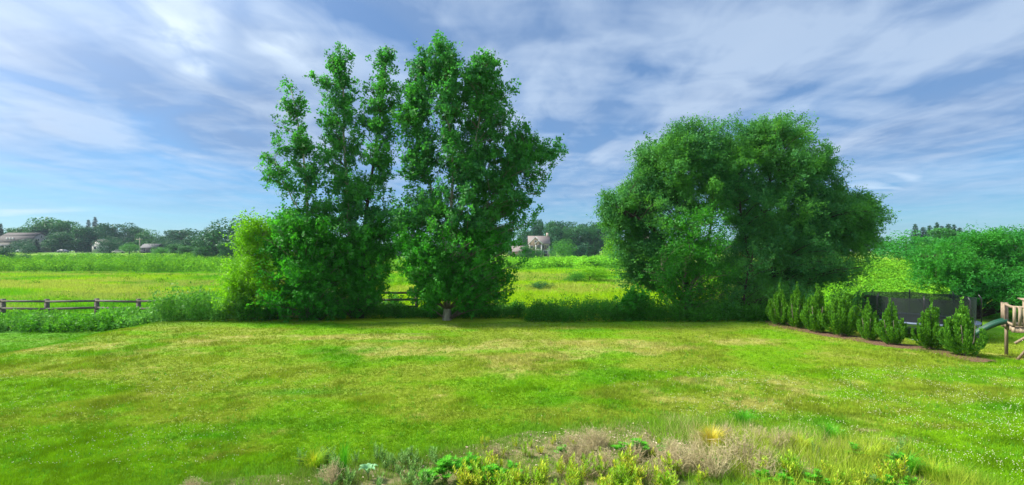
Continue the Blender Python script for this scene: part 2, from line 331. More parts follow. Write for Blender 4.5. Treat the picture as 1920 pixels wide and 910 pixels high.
# ------------------------------------------------------------------ colours of the ground by place
def blob(x, y, cx, cy, rx, ry): return np.exp(-(((x - cx) / rx) ** 2 + ((y - cy) / ry) ** 2))
def lawn_col(x, y):
    x = np.asarray(x, float); y = np.asarray(y, float)
    g = np.array([0.140, 0.285, 0.006]); g2 = np.array([0.088, 0.240, 0.004]); ol = np.array([0.205, 0.250, 0.025]); tan = np.array([0.42, 0.36, 0.13])
    n1 = fbm(x, y, 3.2, 5, 21); n2 = fbm(x * 0.6, y, 1.7, 5, 33); n3 = fbm(x, y, 0.9, 4, 41)
    c = g[None] + (g2 - g)[None] * S((n1 - 0.50) / 0.22)[:, None]
    far = S((y - 10.5) / 9)
    k_ol = S((n2 - 0.49 + 0.14 * far + 0.12 * blob(x, y, 7, 12.5, 5, 3) + 0.12 * blob(x, y, -11, 15, 6, 3)) / 0.18) * 0.72
    c = c + (ol - c) * k_ol[:, None]
    sp = 0
    for px, py, rx, ry in ((985, 690, 1.3, 1.2), (990, 706, .6, .25), (1000, 668, 2.4, .8), (140, 648, 1.6, .5), (60, 655, 1.2, .4), (500, 632, 2.2, .4), (640, 634, 3, .5),
                           (760, 632, 2, .5), (60, 700, 1.7, .5), (1300, 720, 2.4, 1.0), (1480, 735, 2.2, 1.4), (360, 640, 2, .4), (1060, 640, 4, .6), (1200, 650, 3, .6),
                           (1350, 760, 1.0, .5), (195, 745, .25, .12), (820, 742, .2, .1), (1880, 672, 1.5, .8), (1000, 655, 5, 1.0), (760, 660, 4, .8), (1460, 640, 3, .8), (250, 655, 4, .8)):
        cx, cyy = at(px, py); sp = sp + blob(x, y, cx, cyy, rx, ry)
    n4 = fbm(x, y, 0.28, 3, 43); k_t = S((n3 * 0.45 + n2 * 0.25 + n4 * 0.3 - 0.62 + 0.20 * np.clip(sp, 0, 1) + 0.05 * far) / 0.20) * 0.55
    c = c + (tan - c) * k_t[:, None]
    deep_green = 0
    for px, py, rx, ry in ((390, 820, .7, .2), (1620, 850, .9, .8), (1880, 765, .8, .4), (760, 640, 2, .2), (560, 735, 1.2, .3), (100, 640, 1.5, 1), (1540, 790, .8, .4), (1400, 780, .6, .3)):
        cx, cyy = at(px, py); deep_green = deep_green + blob(x, y, cx, cyy, rx, ry)
    deep_green = deep_green + 0.8 * S((-x - 17) / 1.2) * S((y - 14) / 2) + 0.55 * S((y - 21.3) / 1.6)  # deeper green down the left bank and along the far edge
    c = c + (np.array([0.062, 0.24, 0.006]) - c) * (np.clip(deep_green, 0, 1) * 0.8)[:, None]
    bare = np.zeros_like(x)
    for px, py, rx, ry in ((690, 628, 0.9, .10), (780, 627, 1.0, .06), (1065, 704, .16, .06), (1680, 825, .35, .12), (1625, 808, .22, .08), (1640, 835, .3, .08)):
        cx, cyy = at(px, py); bare = np.maximum(bare, blob(x, y, cx, cyy, rx, ry) * (0.5 + n3))
    c = c + (np.array([0.24, 0.17, 0.11]) - c) * np.clip(bare, 0, 0.9)[:, None]
    return c
def field_col(x, y):
    x = np.asarray(x, float); y = np.asarray(y, float)
    g = np.array([0.15, 0.39, 0.010]); yl = np.array([0.30, 0.48, 0.010]); st = np.array([0.36, 0.36, 0.10]); dk = np.array([0.07, 0.26, 0.012])
    n1 = fbm(x * 0.5, y, 9, 4, 61); n2 = fbm(x * 0.4, y, 7, 4, 71); n3 = fbm(x, y, 4, 4, 81)
    c = g[None] + (dk - g)[None] * S((n3 - 0.48) / 0.2)[:, None]
    mid = blob(x, 0 * x, 3, 0, 16, 1)
    k = S((n1 - 0.50 + 0.24 * mid * S((70 - y) / 25)) / 0.16) * 0.9
    c = c + (yl - c) * k[:, None]
    k = S((n2 - 0.52 + 0.05 * S((70 - y) / 30)) / 0.15) * 0.60
    c = c + (st - c) * k[:, None]
    return c

# ------------------------------------------------------------------ ground sheets
def lawn_edge(x):   # far edge of the mown grass (y)
    return 23.35 + 0.35 * np.sin(x * 0.35) + 0.2 * np.sin(x * 1.1 + 1) + 0 * x
def axis(lo, hi, step, far, grow=1.28):
    a = list(np.arange(lo, hi + 1e-6, step)); s = step
    while a[-1] < far: s *= grow; a.append(a[-1] + s)
    s = step
    while a[0] > -far: s *= grow; a.insert(0, a[0] - s)
    return np.array(a)
gx = axis(-34, 34, 0.25, 1500); gy = axis(3, 30, 0.25, 1500)
GX, GY = np.meshgrid(gx, gy, indexing='ij')
GZ = terrain(GX.ravel(), GY.ravel())
V = np.stack([GX.ravel(), GY.ravel(), GZ], 1)
ny = len(gy)
I, J = np.meshgrid(np.arange(len(gx) - 1), np.arange(ny - 1), indexing='ij')
q = np.stack([I * ny + J, (I + 1) * ny + J, (I + 1) * ny + J + 1, I * ny + J + 1], -1).reshape(-1, 4)
cxm = V[q].mean(1)
is_lawn = (cxm[:, 1] < np.where(cxm[:, 0] > 15.5, 30.0, lawn_edge(cxm[:, 0]))) & (np.abs(cxm[:, 0]) < 60) & (cxm[:, 1] > -30)
def ground_mat(name):
    m, t = mat_base(name)
    p = nd(t, 'ShaderNodeBsdfPrincipled'); p.inputs['Roughness'].default_value = 0.9; p.inputs['Specular IOR Level'].default_value = 0.1
    a = nd(t, 'ShaderNodeAttribute', attribute_name='tint'); geo = nd(t, 'ShaderNodeNewGeometry')
    f1 = noise(t, geo.outputs['Position'], 9.0, 8, 0.7)
    mx = nd(t, 'ShaderNodeMixRGB', blend_type='MULTIPLY'); mx.inputs[0].default_value = 1
    t.links.new(a.outputs['Color'], mx.inputs[1]); t.links.new(ramp(t, f1, [(0.3, 0.45), (0.7, 1.15)]), mx.inputs[2])
    t.links.new(mx.outputs[0], p.inputs['Base Color'])
    b = nd(t, 'ShaderNodeBump'); b.inputs['Strength'].default_value = 0.8; b.inputs['Distance'].default_value = 0.06
    t.links.new(f1, b.inputs['Height']); t.links.new(b.outputs[0], p.inputs['Normal'])
    o = nd(t, 'ShaderNodeOutputMaterial'); t.links.new(p.outputs[0], o.inputs[0]); return m
M['ground'] = ground_mat('turf_ground')
for nm, sel, cf in (('lawn', is_lawn, lawn_col), ('field', ~is_lawn, field_col)):
    qs = q[sel]; u, inv = np.unique(qs, return_inverse=True)
    b = MB(); vv = V[u]; C = cf(vv[:, 0], vv[:, 1])
    if nm == 'field': C = C * 0.8
    b.add(vv, inv.reshape(-1, 4), C)
    tag(b.build(nm, M['ground'], smooth=True), kind='structure')

def place_ok(x, y): return (y < np.where(x > 15.5, 30.0, lawn_edge(x)))
# foreground bed soil
def bed_top(x):      # far edge (y) of the weedy bed in front of the camera
    px = x
    return np.interp(x, [-7, -4.2, -2.6, -1.0, 0.3, 1.6, 3.2, 4.6, 6.4, 7.5], [6.2, 7.25, 7.6, 8.3, 9.1, 9.3, 9.7, 9.4, 8.2, 6.8])
bx = np.arange(-6.5, 7.3, 0.12); by = np.linspace(0, 1, 40)
V2 = []; 
for xx in bx:
    top = bed_top(xx) + 0.25 * (fbm([xx], [3.0], 0.8, 3, 4)[0] - 0.5) * 2
    for tt in by:
        yy = 5.2 + tt * (top - 5.2); V2.append((xx, yy, 0))
V2 = np.array(V2); V2[:, 2] = terrain(V2[:, 0], V2[:, 1]) + 0.012 + 0.03 * fbm(V2[:, 0], V2[:, 1], .4, 3, 8)
nb = len(by); I, J = np.meshgrid(np.arange(len(bx) - 1), np.arange(nb - 1), indexing='ij')
b = MB(); b.add(V2, np.stack([I * nb + J, (I + 1) * nb + J, (I + 1) * nb + J + 1, I * nb + J + 1], -1).reshape(-1, 4))
tag(b.build('planting_bed_soil', M['soil'], smooth=True), kind='structure')

# ------------------------------------------------------------------ grass blades
def blades(n, x, y, h, w, col, lean=0.5, per=3, spread=0.03, zoff=0.0, width_tip=0.0):
    """n tufts at x,y: per triangles each"""
    x = np.repeat(x, per); y = np.repeat(y, per); h = np.repeat(h, per) * rng.uniform(.6, 1.15, n * per); w = np.repeat(w, per)
    z = terrain(x, y) + zoff
    x = x + rng.normal(0, 1, n * per) * np.repeat(spread * np.ones(n), per); y = y + rng.normal(0, 1, n * per) * np.repeat(spread * np.ones(n), per)
    a = rng.uniform(0, 2 * pi, n * per); l = rng.uniform(0, lean, n * per) * h; b = rng.uniform(0, 2 * pi, n * per)
    P = np.stack([x, y, z], 1)
    d = np.stack([np.cos(a), np.sin(a), 0 * a], 1) * (w / 2)[:, None]
    tip = P + np.stack([np.cos(b) * l, np.sin(b) * l, h], 1)
    V = np.stack([P - d, P + d, tip], 1).reshape(-1, 3)
    F = np.arange(len(V)).reshape(-1, 3)
    C = np.repeat(np.repeat(col, per, 0), 3, 0)
    return V, F, C
def sample_px(n, px0, px1, py0, py1, power=1.0):
    px = rng.uniform(px0, px1, n); py = py0 + (py1 - py0) * rng.uniform(0, 1, n) ** power
    d = FPX * CAM_H / (py - HOR); return (px - 960) / FPX * d, d
n = 330000
x, y = sample_px(n, -90, 2010, 598, 930, 1.15)
k = place_ok(x, y); x = x[k]; y = y[k]
bare = np.zeros_like(x)
for px, py, rx, ry in ((690, 628, 0.9, .10), (1680, 825, .35, .12), (1625, 808, .22, .08)):
    cx, cyy = at(px, py); bare = np.maximum(bare, blob(x, y, cx, cyy, rx, ry))
k = (bare < rng.uniform(.3, 1, len(x))); x = x[k]; y = y[k]
inbed = (y < bed_top(x) - 0.1) & (x > -6) & (x < 6.8)
k = ~inbed | (rng.uniform(0, 1, len(x)) < 0.25); x = x[k]; y = y[k]; n = len(x)
tall = fbm(x, y, 1.1, 4, 91)
sc = 0.8 + y / 22
h = (0.030 + 0.045 * S((tall - 0.45) / 0.25)) * (0.7 + y / 30)
b = MB(); c = lawn_col(x, y) * rng.uniform(.85, 1.2, n)[:, None] * (.82 + .42 * S((fbm(x, y, .35, 3, 95) - .3) / .4))[:, None]
b.add(*blades(n, x, y, h, 0.009 * sc, c, 0.9, 3, 0.022 * 1))
o = tag(b.build('lawn_grass', M['blade']), 'short mown grass blades with olive and tan patches covering the lawn', 'grass', kind='stuff')

# meadow grasses beyond the fence
n = 120000
px = rng.uniform(-150, 2060, n); dd = 27.3 + 62 * rng.uniform(0, 1, n) ** 1.25
x = X(px, dd); y = dd
k = (dd < 88) & ~((x > 15.5) & (y < 30)); x = x[k]; y = y[k]; n = len(x)
b = MB(); c = field_col(x, y) * rng.uniform(.8, 1.3, n)[:, None]
hh = 0.22 + 0.40 * fbm(x, y, 5, 3, 55)
b.add(*blades(n, x, y, hh, 0.03 + y * 0.0012, c, 0.6, 3, 0.15))
tag(b.build('meadow_grass', M['meadow']), 'tall yellow green and straw coloured grasses of the meadow behind the fence', 'grass', kind='stuff')

# ------------------------------------------------------------------ leaves, trees
def unit(v): return v / (np.linalg.norm(v, axis=-1, keepdims=True) + 1e-9)
def rdir(n): return unit(rng.normal(0, 1, (n, 3)))
def leafq(P, D, L, W, Nrm=None, fold=0.0):
    """diamond leaves: base P, axis D, length L, width W"""
    n = len(P); L = np.broadcast_to(L, n)[:, None]; W = np.broadcast_to(W, n)[:, None]
    R = rdir(n) if Nrm is None else Nrm
    s = unit(np.cross(R, D)); u = R
    mid = P + D * L * 0.45
    V = np.stack([P, mid + s * W / 2 + u * W * 0.12, P + D * L, mid - s * W / 2 + u * W * 0.12], 1).reshape(-1, 3)
    return V, np.arange(4 * n).reshape(-1, 4)
def bez(p0, p1, p2, k):
    t = np.linspace(0, 1, k)[:, None]; return (1 - t) ** 2 * p0 + 2 * t * (1 - t) * p1 + t * t * p2
def in_ell(n, c, r, surf=0.0):
    d = rdir(n); rr = rng.uniform(surf ** 3, 1, n) ** (1 / 3.0)
    return np.array(c) + d * rr[:, None] * np.array(r)

def build_tree(name, base, stems, lobes, leaf, LW, crown_mat, trunk_mat, label, cat='tree', group=None,
               trunk_r=0.16, shoots=26, lps=9, upb=0.55, shoot_len=(.25, .6), br_r=0.022, br_per=1.0, droop=0.0, low_mat=None, low_z=None, jit=0.05, clump=1.0, leaf_up=0.0, keep_clear=None):
    """stems: list of (list of points, r0, r1); lobes: (centre, radii, n_branches)"""
    root = empty(name, (base[0], base[1], base[2]), 0, label, cat, group); B = np.array(base, float)
    tb = MB(); bb_ = MB() if sum(l_[2] for l_ in lobes) > 60 else tb; allP = []; allR = []
    for pts, r0, r1 in stems:
        P = np.array(pts, float); m = 14
        t = np.linspace(0, len(P) - 1, m); i = np.clip(t.astype(int), 0, len(P) - 2); f = (t - i)[:, None]
        Q = P[i] * (1 - f) + P[i + 1] * f
        Q[1:-1] += rng.normal(0, 0.07, (m - 2, 3)) * (1, 1, 0.3); Q[1:-1] = (Q[:-2] + 2 * Q[1:-1] + Q[2:]) / 4
        R = r0 + (r1 - r0) * np.linspace(0, 1, m) ** 0.8; R[0] *= 1.25
        tb.tube(Q - B, R, 9); allP.append(Q); allR.append(R)
    SP = np.concatenate(allP); SR = np.concatenate(allR)
    shP = []; shD = []; shL = []
    for c, r, nb_ in lobes:
        E = in_ell(int(nb_ * br_per), c, r, 0.30); C0 = np.array(c); E = C0 + (E - C0) * rng.uniform(.85, 1.22, (len(E), 1))
        for e in E:
            dv = e - SP; dist = np.linalg.norm(dv, axis=1); hd = np.linalg.norm(dv[:, :2], axis=1)
            cost = dist + 1.2 * np.maximum(0, 0.55 * hd - dv[:, 2]) + rng.uniform(0, .35, len(dist))
            j = int(np.argmin(cost)); s = SP[j]; L = dist[j]
            out = e - C0; 
            mid = s + (e - s) * 0.5 + np.array([0, 0, (0.22 if droop == 0 else 0.5) * hd[j]]) * 0.5 + rng.normal(0, .08, 3)
            tip = e + np.array([0, 0, -droop * rng.uniform(.3, 1)])
            Q = bez(s, mid, tip, 6)
            r0 = min(SR[j] * 0.6, br_r * (0.6 + 0.35 * L)); bb_.tube(Q - B, np.linspace(r0, 0.006, 6), 4, cap=False)
            m = int(shoots * (0.6 + 0.8 * rng.uniform()))
            t = rng.uniform(0.40, 1.0, m) ** 0.8; idx = t * 5; i = np.clip(idx.astype(int), 0, 4); f = (idx - i)[:, None]
            p = Q[i] * (1 - f) + Q[i + 1] * f
            tan = unit(Q[i + 1] - Q[i])
            d = unit(tan * 0.5 + rdir(m) * 0.8 + np.array([0, 0, upb]))
            shP.append(p + rng.normal(0, .17 * clump, (m, 3))); shD.append(d); shL.append(rng.uniform(*shoot_len, m))
    P0 = np.concatenate(shP); D0 = np.concatenate(shD); L0 = np.concatenate(shL)
    t = rng.uniform(0.05, 1.0, (len(P0), lps))
    P = (P0[:, None, :] + D0[:, None, :] * (t * L0[:, None])[..., None]).reshape(-1, 3)
    P[:, 2] -= (droop * 0.25 * (t.ravel() ** 2))
    D = unit(np.repeat(D0, lps, 0) * 0.4 + rdir(len(P)) * 0.9 + np.array([0, 0, leaf_up]))
    P = P + rng.normal(0, jit, P.shape)
    CN = np.repeat(unit(rdir(len(P0)) + np.array([-.15, -.2, .45])), lps, 0); NR = unit(CN + rdir(len(P)) * .55)
    P[:, 2] = np.maximum(P[:, 2], terrain(P[:, 0], P[:, 1]) + 0.05)
    if keep_clear:
        kc = ~((np.abs(P[:, 0] - base[0]) < keep_clear[0]) & (P[:, 2] < keep_clear[1])); P = P[kc]; D = D[kc]; NR = NR[kc]
    sz = leaf * rng.uniform(.65, 1.2, len(P))
    if low_mat is not None:
        lowk = P[:, 2] < low_z + (fbm(P[:, 0], P[:, 2], 1.6, 3, 3) - .5) * 3.2
    else: lowk = np.zeros(len(P), bool)
    tb.build('trunk', trunk_mat, root, smooth=True)
    if bb_ is not tb: bb_.build('branches', M['bark_dark'] if trunk_mat is M['bark_dark'] else M['bark'], root, smooth=True)
    for nm, kk, mt in (('crown', ~lowk, crown_mat), ('lower_foliage', lowk, low_mat)):
        if kk.sum() == 0: continue
        b = MB(); b.add(*leafq(P[kk] - B, unit(np.cross(NR[kk], D[kk])), sz[kk], sz[kk] * LW, NR[kk])); b.build(nm, mt, root)
    print(name, len(P))
    return root
def E(px, py, rx, ry, d, n, ry_depth=None):
    s = d / FPX
    return ((X(px, d), d, Z(py, d)), (rx * s, (ry_depth if ry_depth else rx) * s, ry * s), n)
def pt(px, py, d): return (X(px, d), d, Z(py, d))

# --- left poplar group (three slender trunks)
dA = 24.6
tA = build_tree('poplar_tree', (X(580, dA), dA, T(X(580, dA), dA)),
    [([pt(580, 602, dA), pt(577, 420, dA), pt(572, 300, dA), pt(545, 165, dA)], .13, .02),
     ([pt(578, 430, dA), pt(545, 370, dA - .3), pt(515, 300, dA - .3)], .05, .012)],
    [E(545, 190, 17, 34, dA, 16), E(548, 255, 34, 34, dA, 26), E(512, 232, 9, 10, dA, 3), E(572, 310, 42, 45, dA, 40), E(505, 302, 18, 10, dA, 6), E(540, 345, 48, 32, dA, 30), E(590, 385, 50, 40, dA, 34),
     E(535, 425, 34, 32, dA - .6, 30), E(565, 455, 75, 50, dA - .8, 85), E(560, 520, 70, 45, dA - 1.0, 60), E(525, 480, 34, 50, dA - .8, 34), E(615, 545, 50, 34, dA - 1.1, 40), E(540, 560, 60, 28, dA - 1.0, 60), E(590, 480, 60, 50, dA - 1.2, 70), E(580, 430, 60, 30, dA - .8, 50)],
    .118, .85, M['poplar'], M['bark_pale'], 'slender poplar with the shortest, leftmost top of the poplar group', group='poplars at the lawn edge',
    br_per=.62, shoots=10, lps=15, jit=.06, upb=.8, low_mat=M['poplar_low'], low_z=Z(410, dA), shoot_len=(.15, .38))
dB = 25.4
tB = build_tree('poplar_tree', (X(662, dB), dB, T(X(662, dB), dB)),
    [([pt(662, 600, dB), pt(656, 420, dB), pt(645, 250, dB), pt(637, 95, dB)], .15, .02),
     ([pt(658, 470, dB), pt(650, 330, dB + .3), pt(668, 220, dB + .3)], .06, .015)],
    [E(637, 115, 24, 24, dB, 20), E(632, 165, 42, 30, dB, 34), E(598, 152, 12, 10, dB, 4), E(628, 215, 38, 32, dB, 34), E(650, 260, 38, 30, dB, 30), E(628, 300, 40, 35, dB, 34), E(652, 355, 52, 35, dB, 44),
     E(640, 400, 50, 30, dB, 34), E(650, 450, 60, 45, dB - .5, 60), E(665, 505, 55, 40, dB - .8, 50), E(700, 545, 40, 30, dB - 1, 30), E(650, 560, 50, 26, dB - 1.2, 46), E(640, 490, 60, 40, dB - 1, 60)],
    .118, .85, M['poplar'], M['bark_pale'], 'tall poplar with the highest top in the middle of the poplar group', group='poplars at the lawn edge',
    br_per=.62, shoots=10, lps=15, jit=.06, upb=.8, low_mat=M['poplar_low'], low_z=Z(420, dB), shoot_len=(.15, .38))
dC = 24.9
tC = build_tree('poplar_tree', (X(676, dC), dC, T(X(676, dC), dC)),
    [([pt(676, 602, dC), pt(680, 440, dC), pt(697, 330, dC), pt(712, 220, dC), pt(724, 105, dC)], .14, .02)],
    [E(722, 125, 18, 26, dC, 18), E(718, 180, 36, 34, dC, 36), E(690, 225, 32, 25, dC, 20), E(722, 240, 30, 28, dC, 26), E(708, 295, 38, 32, dC, 34), E(700, 350, 45, 30, dC, 32), E(735, 380, 15, 10, dC, 5),
     E(700, 410, 42, 28, dC, 28), E(705, 450, 48, 42, dC - .4, 50), E(690, 500, 52, 40, dC - .6, 46), E(735, 460, 28, 44, dC - .2, 30), E(720, 415, 34, 26, dC, 22)],
    .118, .85, M['poplar'], M['bark_dark'], 'leaning poplar with right-hand narrow top beside the big single poplar', group='poplars at the lawn edge',
    br_per=.62, shoots=10, lps=15, jit=.06, upb=.8, low_mat=M['poplar_low'], low_z=Z(420, dC), shoot_len=(.15, .38))
# --- the big single poplar
dD = 24.1
tD = build_tree('poplar_tree', (X(838, dD), dD, T(X(838, dD), dD)),
    [([pt(838, 601, dD), pt(842, 540, dD), pt(846, 440, dD), pt(848, 300, dD), pt(828, 100, dD)], .21, .02),
     ([pt(845, 500, dD), pt(820, 400, dD + .4), pt(785, 260, dD + .5), pt(780, 140, dD + .4)], .10, .02),
     ([pt(846, 480, dD), pt(872, 360, dD - .4), pt(900, 220, dD - .3), pt(912, 125, dD - .3)], .11, .02),
     ([pt(848, 500, dD), pt(900, 400, dD + .2), pt(950, 320, dD + .4), pt(1040, 282, dD + .4)], .10, .02),
     ([pt(840, 560, dD), pt(820, 500, dD - .5), pt(780, 460, dD - .8)], .07, .02)],
    [E(825, 115, 42, 34, dD, 50), E(782, 150, 32, 42, dD, 40), E(762, 205, 20, 40, dD, 18), E(868, 160, 30, 30, dD, 26), E(760, 290, 22, 40, dD, 16), E(985, 275, 26, 22, dD, 16), E(905, 140, 34, 32, dD, 40), E(935, 175, 26, 26, dD, 22), E(850, 190, 66, 50, dD, 100), E(780, 225, 34, 40, dD, 34), E(925, 225, 45, 42, dD, 56),
     E(965, 250, 30, 26, dD, 24), E(1030, 285, 26, 13, dD + .3, 14), E(990, 310, 38, 32, dD, 34), E(1008, 345, 20, 24, dD, 12), E(855, 290, 70, 55, dD, 100), E(780, 310, 30, 35, dD, 24), E(920, 320, 55, 50, dD, 66),
     E(960, 370, 42, 36, dD, 40), E(850, 385, 80, 50, dD, 100), E(785, 400, 48, 42, dD, 44), E(920, 430, 60, 50, dD, 70), E(845, 465, 90, 50, dD, 100), E(950, 470, 38, 45, dD, 34),
     E(800, 500, 52, 44, dD - 1, 56), E(905, 520, 62, 42, dD - .6, 60), E(845, 525, 70, 34, dD - .6, 60), E(795, 545, 40, 24, dD - .9, 26), E(760, 480, 24, 40, dD - .5, 16), E(940, 540, 36, 32, dD - .3, 34), E(890, 560, 44, 22, dD - .9, 30), E(800, 562, 30, 18, dD - .9, 16), E(740, 430, 20, 30, dD, 14), E(990, 395, 26, 30, dD, 20)],
    .118, .85, M['poplar'], M['bark_pale'], 'big broad poplar standing alone with a pale trunk at the lawn edge', group='poplars at the lawn edge',
    br_per=.82, shoots=10, lps=15, jit=.06, upb=.8, low_mat=M['poplar_low'], low_z=Z(415, dD), shoot_len=(.15, .38), keep_clear=(.42, 1.0))

# --- the round willow-like trees on the right
dW = 26.5
build_tree('willow_tree', (X(1290, dW), dW, T(X(1290, dW), dW)),
    [([pt(1292, 590, dW), pt(1285, 500, dW), pt(1270, 400, dW), pt(1290, 250, dW)], .20, .03),
     ([pt(1290, 560, dW), pt(1330, 450, dW), pt(1345, 330, dW)], .13, .03),
     ([pt(1288, 540, dW), pt(1240, 440, dW - 1), pt(1165, 390, dW - 1)], .12, .03),
     ([pt(1290, 540, dW), pt(1230, 470, dW + 1.5), pt(1210, 320, dW + 1.5)], .10, .03)],
    [E(1300, 265, 65, 42, dW, 80), E(1250, 320, 65, 60, dW, 100), E(1330, 340, 75, 62, dW, 110), E(1195, 350, 34, 32, dW, 34), E(1175, 395, 46, 44, dW, 56), E(1240, 410, 72, 48, dW, 80), E(1150, 430, 25, 35, dW, 22),
     E(1165, 480, 24, 40, dW - .5, 26), E(1185, 520, 14, 26, dW - .6, 14), E(1215, 470, 34, 30, dW - .5, 30), E(1225, 300, 40, 30, dW, 34), E(1170, 500, 20, 40, dW - .6, 26), E(1360, 300, 40, 50, dW, 40), E(1290, 480, 60, 40, dW, 40), E(1145, 395, 22, 30, dW, 18)],
    .118, .52, M['willow'], M['bark_dark'], 'spreading willow, left half of the big round tree clump, with drooping left side', group='willows right of the meadow gap',
    br_per=.84, shoots=19, lps=17, upb=0.15, droop=0.10, shoot_len=(.25, .55), br_r=.024, jit=.075)
dV = 27.0
build_tree('willow_tree', (X(1420, dV), dV, T(X(1420, dV), dV)),
    [([pt(1420, 590, dV), pt(1425, 480, dV), pt(1440, 350, dV), pt(1455, 235, dV)], .22, .03),
     ([pt(1420, 560, dV), pt(1395, 440, dV - .6), pt(1385, 330, dV - .6)], .13, .03),
     ([pt(1425, 540, dV), pt(1500, 440, dV), pt(1600, 390, dV)], .14, .03),
     ([pt(1425, 540, dV), pt(1480, 400, dV + 1.5), pt(1540, 310, dV + 1.5)], .12, .03)],
    [E(1450, 255, 66, 42, dV, 80), E(1400, 310, 60, 50, dV, 70), E(1490, 320, 72, 60, dV, 110), E(1535, 345, 40, 50, dV, 46), E(1450, 390, 80, 40, dV, 80), E(1560, 410, 80, 50, dV, 110), E(1610, 400, 34, 40, dV, 36),
     E(1600, 450, 48, 55, dV, 70), E(1520, 470, 70, 50, dV - .8, 80), E(1585, 505, 50, 26, dV - .6, 36), E(1470, 450, 50, 40, dV - .8, 44), E(1545, 300, 20, 25, dV, 14), E(1640, 440, 14, 22, dV, 8), E(1400, 360, 40, 34, dV, 34), E(1378, 408, 34, 26, dV, 13), E(1420, 440, 60, 40, dV, 50), E(1400, 500, 60, 50, dV, 60), E(1480, 530, 60, 40, dV, 50), E(1380, 250, 34, 26, dV, 22), E(1560, 490, 60, 36, dV - .8, 40)],
    .118, .52, M['willow'], M['bark_dark'], 'spreading willow, right half of the big round tree clump, reaching over the trampoline', group='willows right of the meadow gap',
    br_per=.84, shoots=19, lps=17, upb=0.15, droop=0.10, shoot_len=(.25, .55), br_r=.024, jit=.075)
dS = 24.3
build_tree('young_maple_tree', (X(1275, dS), dS, T(X(1275, dS), dS)),
    [([pt(1275, 600, dS), pt(1280, 520, dS), pt(1300, 430, dS)], .08, .02), ([pt(1277, 560, dS), pt(1240, 500, dS)], .05, .02), ([pt(1277, 560, dS), pt(1340, 480, dS)], .05, .02)],
    [E(1305, 425, 52, 26, dS, 36), E(1300, 470, 66, 34, dS, 50), E(1250, 510, 44, 30, dS, 30), E(1340, 530, 46, 34, dS, 34), E(1280, 555, 50, 24, dS, 26)],
    .11, .7, M['sapling'], M['bark'], 'young bright green leafy tree in front of the left willow', shoots=14, lps=8)
build_tree('young_elm_tree', (X(1395, 24.6), 24.6, T(X(1395, 24.6), 24.6)),
    [([pt(1395, 600, 24.6), pt(1400, 520, 24.6), pt(1410, 470, 24.6)], .07, .02)],
    [E(1410, 500, 40, 34, 24.6, 22), E(1380, 550, 46, 30, 24.6, 30), E(1440, 560, 44, 28, 24.6, 28)],
    .10, .5, M['willow'], M['bark_dark'], 'low dark bushy tree below the gap between the two willows', shoots=16, lps=8)
# --- lime shrub tree at the left end of the poplar group
dL = 24.2
build_tree('box_elder_tree', (X(478, dL), dL, T(X(478, dL), dL)),
    [([pt(478, 600, dL), pt(480, 520, dL), pt(490, 430, dL)], .09, .02), ([pt(478, 570, dL), pt(445, 520, dL)], .05, .015)],
    [E(485, 438, 36, 26, dL, 34), E(478, 480, 36, 34, dL, 40), E(462, 525, 46, 34, dL, 50), E(445, 560, 34, 24, dL - .4, 30), E(505, 545, 38, 34, dL - .4, 34), E(530, 450, 24, 26, dL + .5, 14)],
    .10, .7, M['lime'], M['bark'], 'bushy lime green tree at the left end of the poplar group', shoots=17, lps=9)
# --- locust tree on the far right, layered bright foliage
dR = 30.0
zg = T(X(1830, dR), dR)
build_tree('locust_tree', (X(1830, dR), dR, zg),
    [([(X(1830, dR), dR, zg), pt(1835, 540, dR), pt(1840, 450, dR)], .16, .03), ([pt(1832, 560, dR), pt(1780, 500, dR), pt(1740, 480, dR)], .09, .02), ([pt(1832, 560, dR), pt(1900, 480, dR), pt(1960, 450, dR)], .10, .03)],
    [E(1830, 455, 55, 18, dR, 50), E(1770, 490, 52, 26, dR, 56), E(1900, 450, 60, 18, dR, 54), E(1850, 500, 80, 36, dR, 90), E(1940, 500, 70, 48, dR, 80), E(1990, 470, 60, 40, dR, 60), E(1790, 530, 62, 22, dR - 1, 46), E(1900, 545, 70, 22, dR - 1.5, 50), E(1725, 520, 16, 16, dR, 8),
     E(1990, 545, 60, 24, dR - 1.5, 34)],
    .15, .35, M['locust'], M['bark_dark'], 'broad bright green locust tree behind the trampoline and play set', shoots=22, lps=9, upb=-.1, leaf_up=-.1)

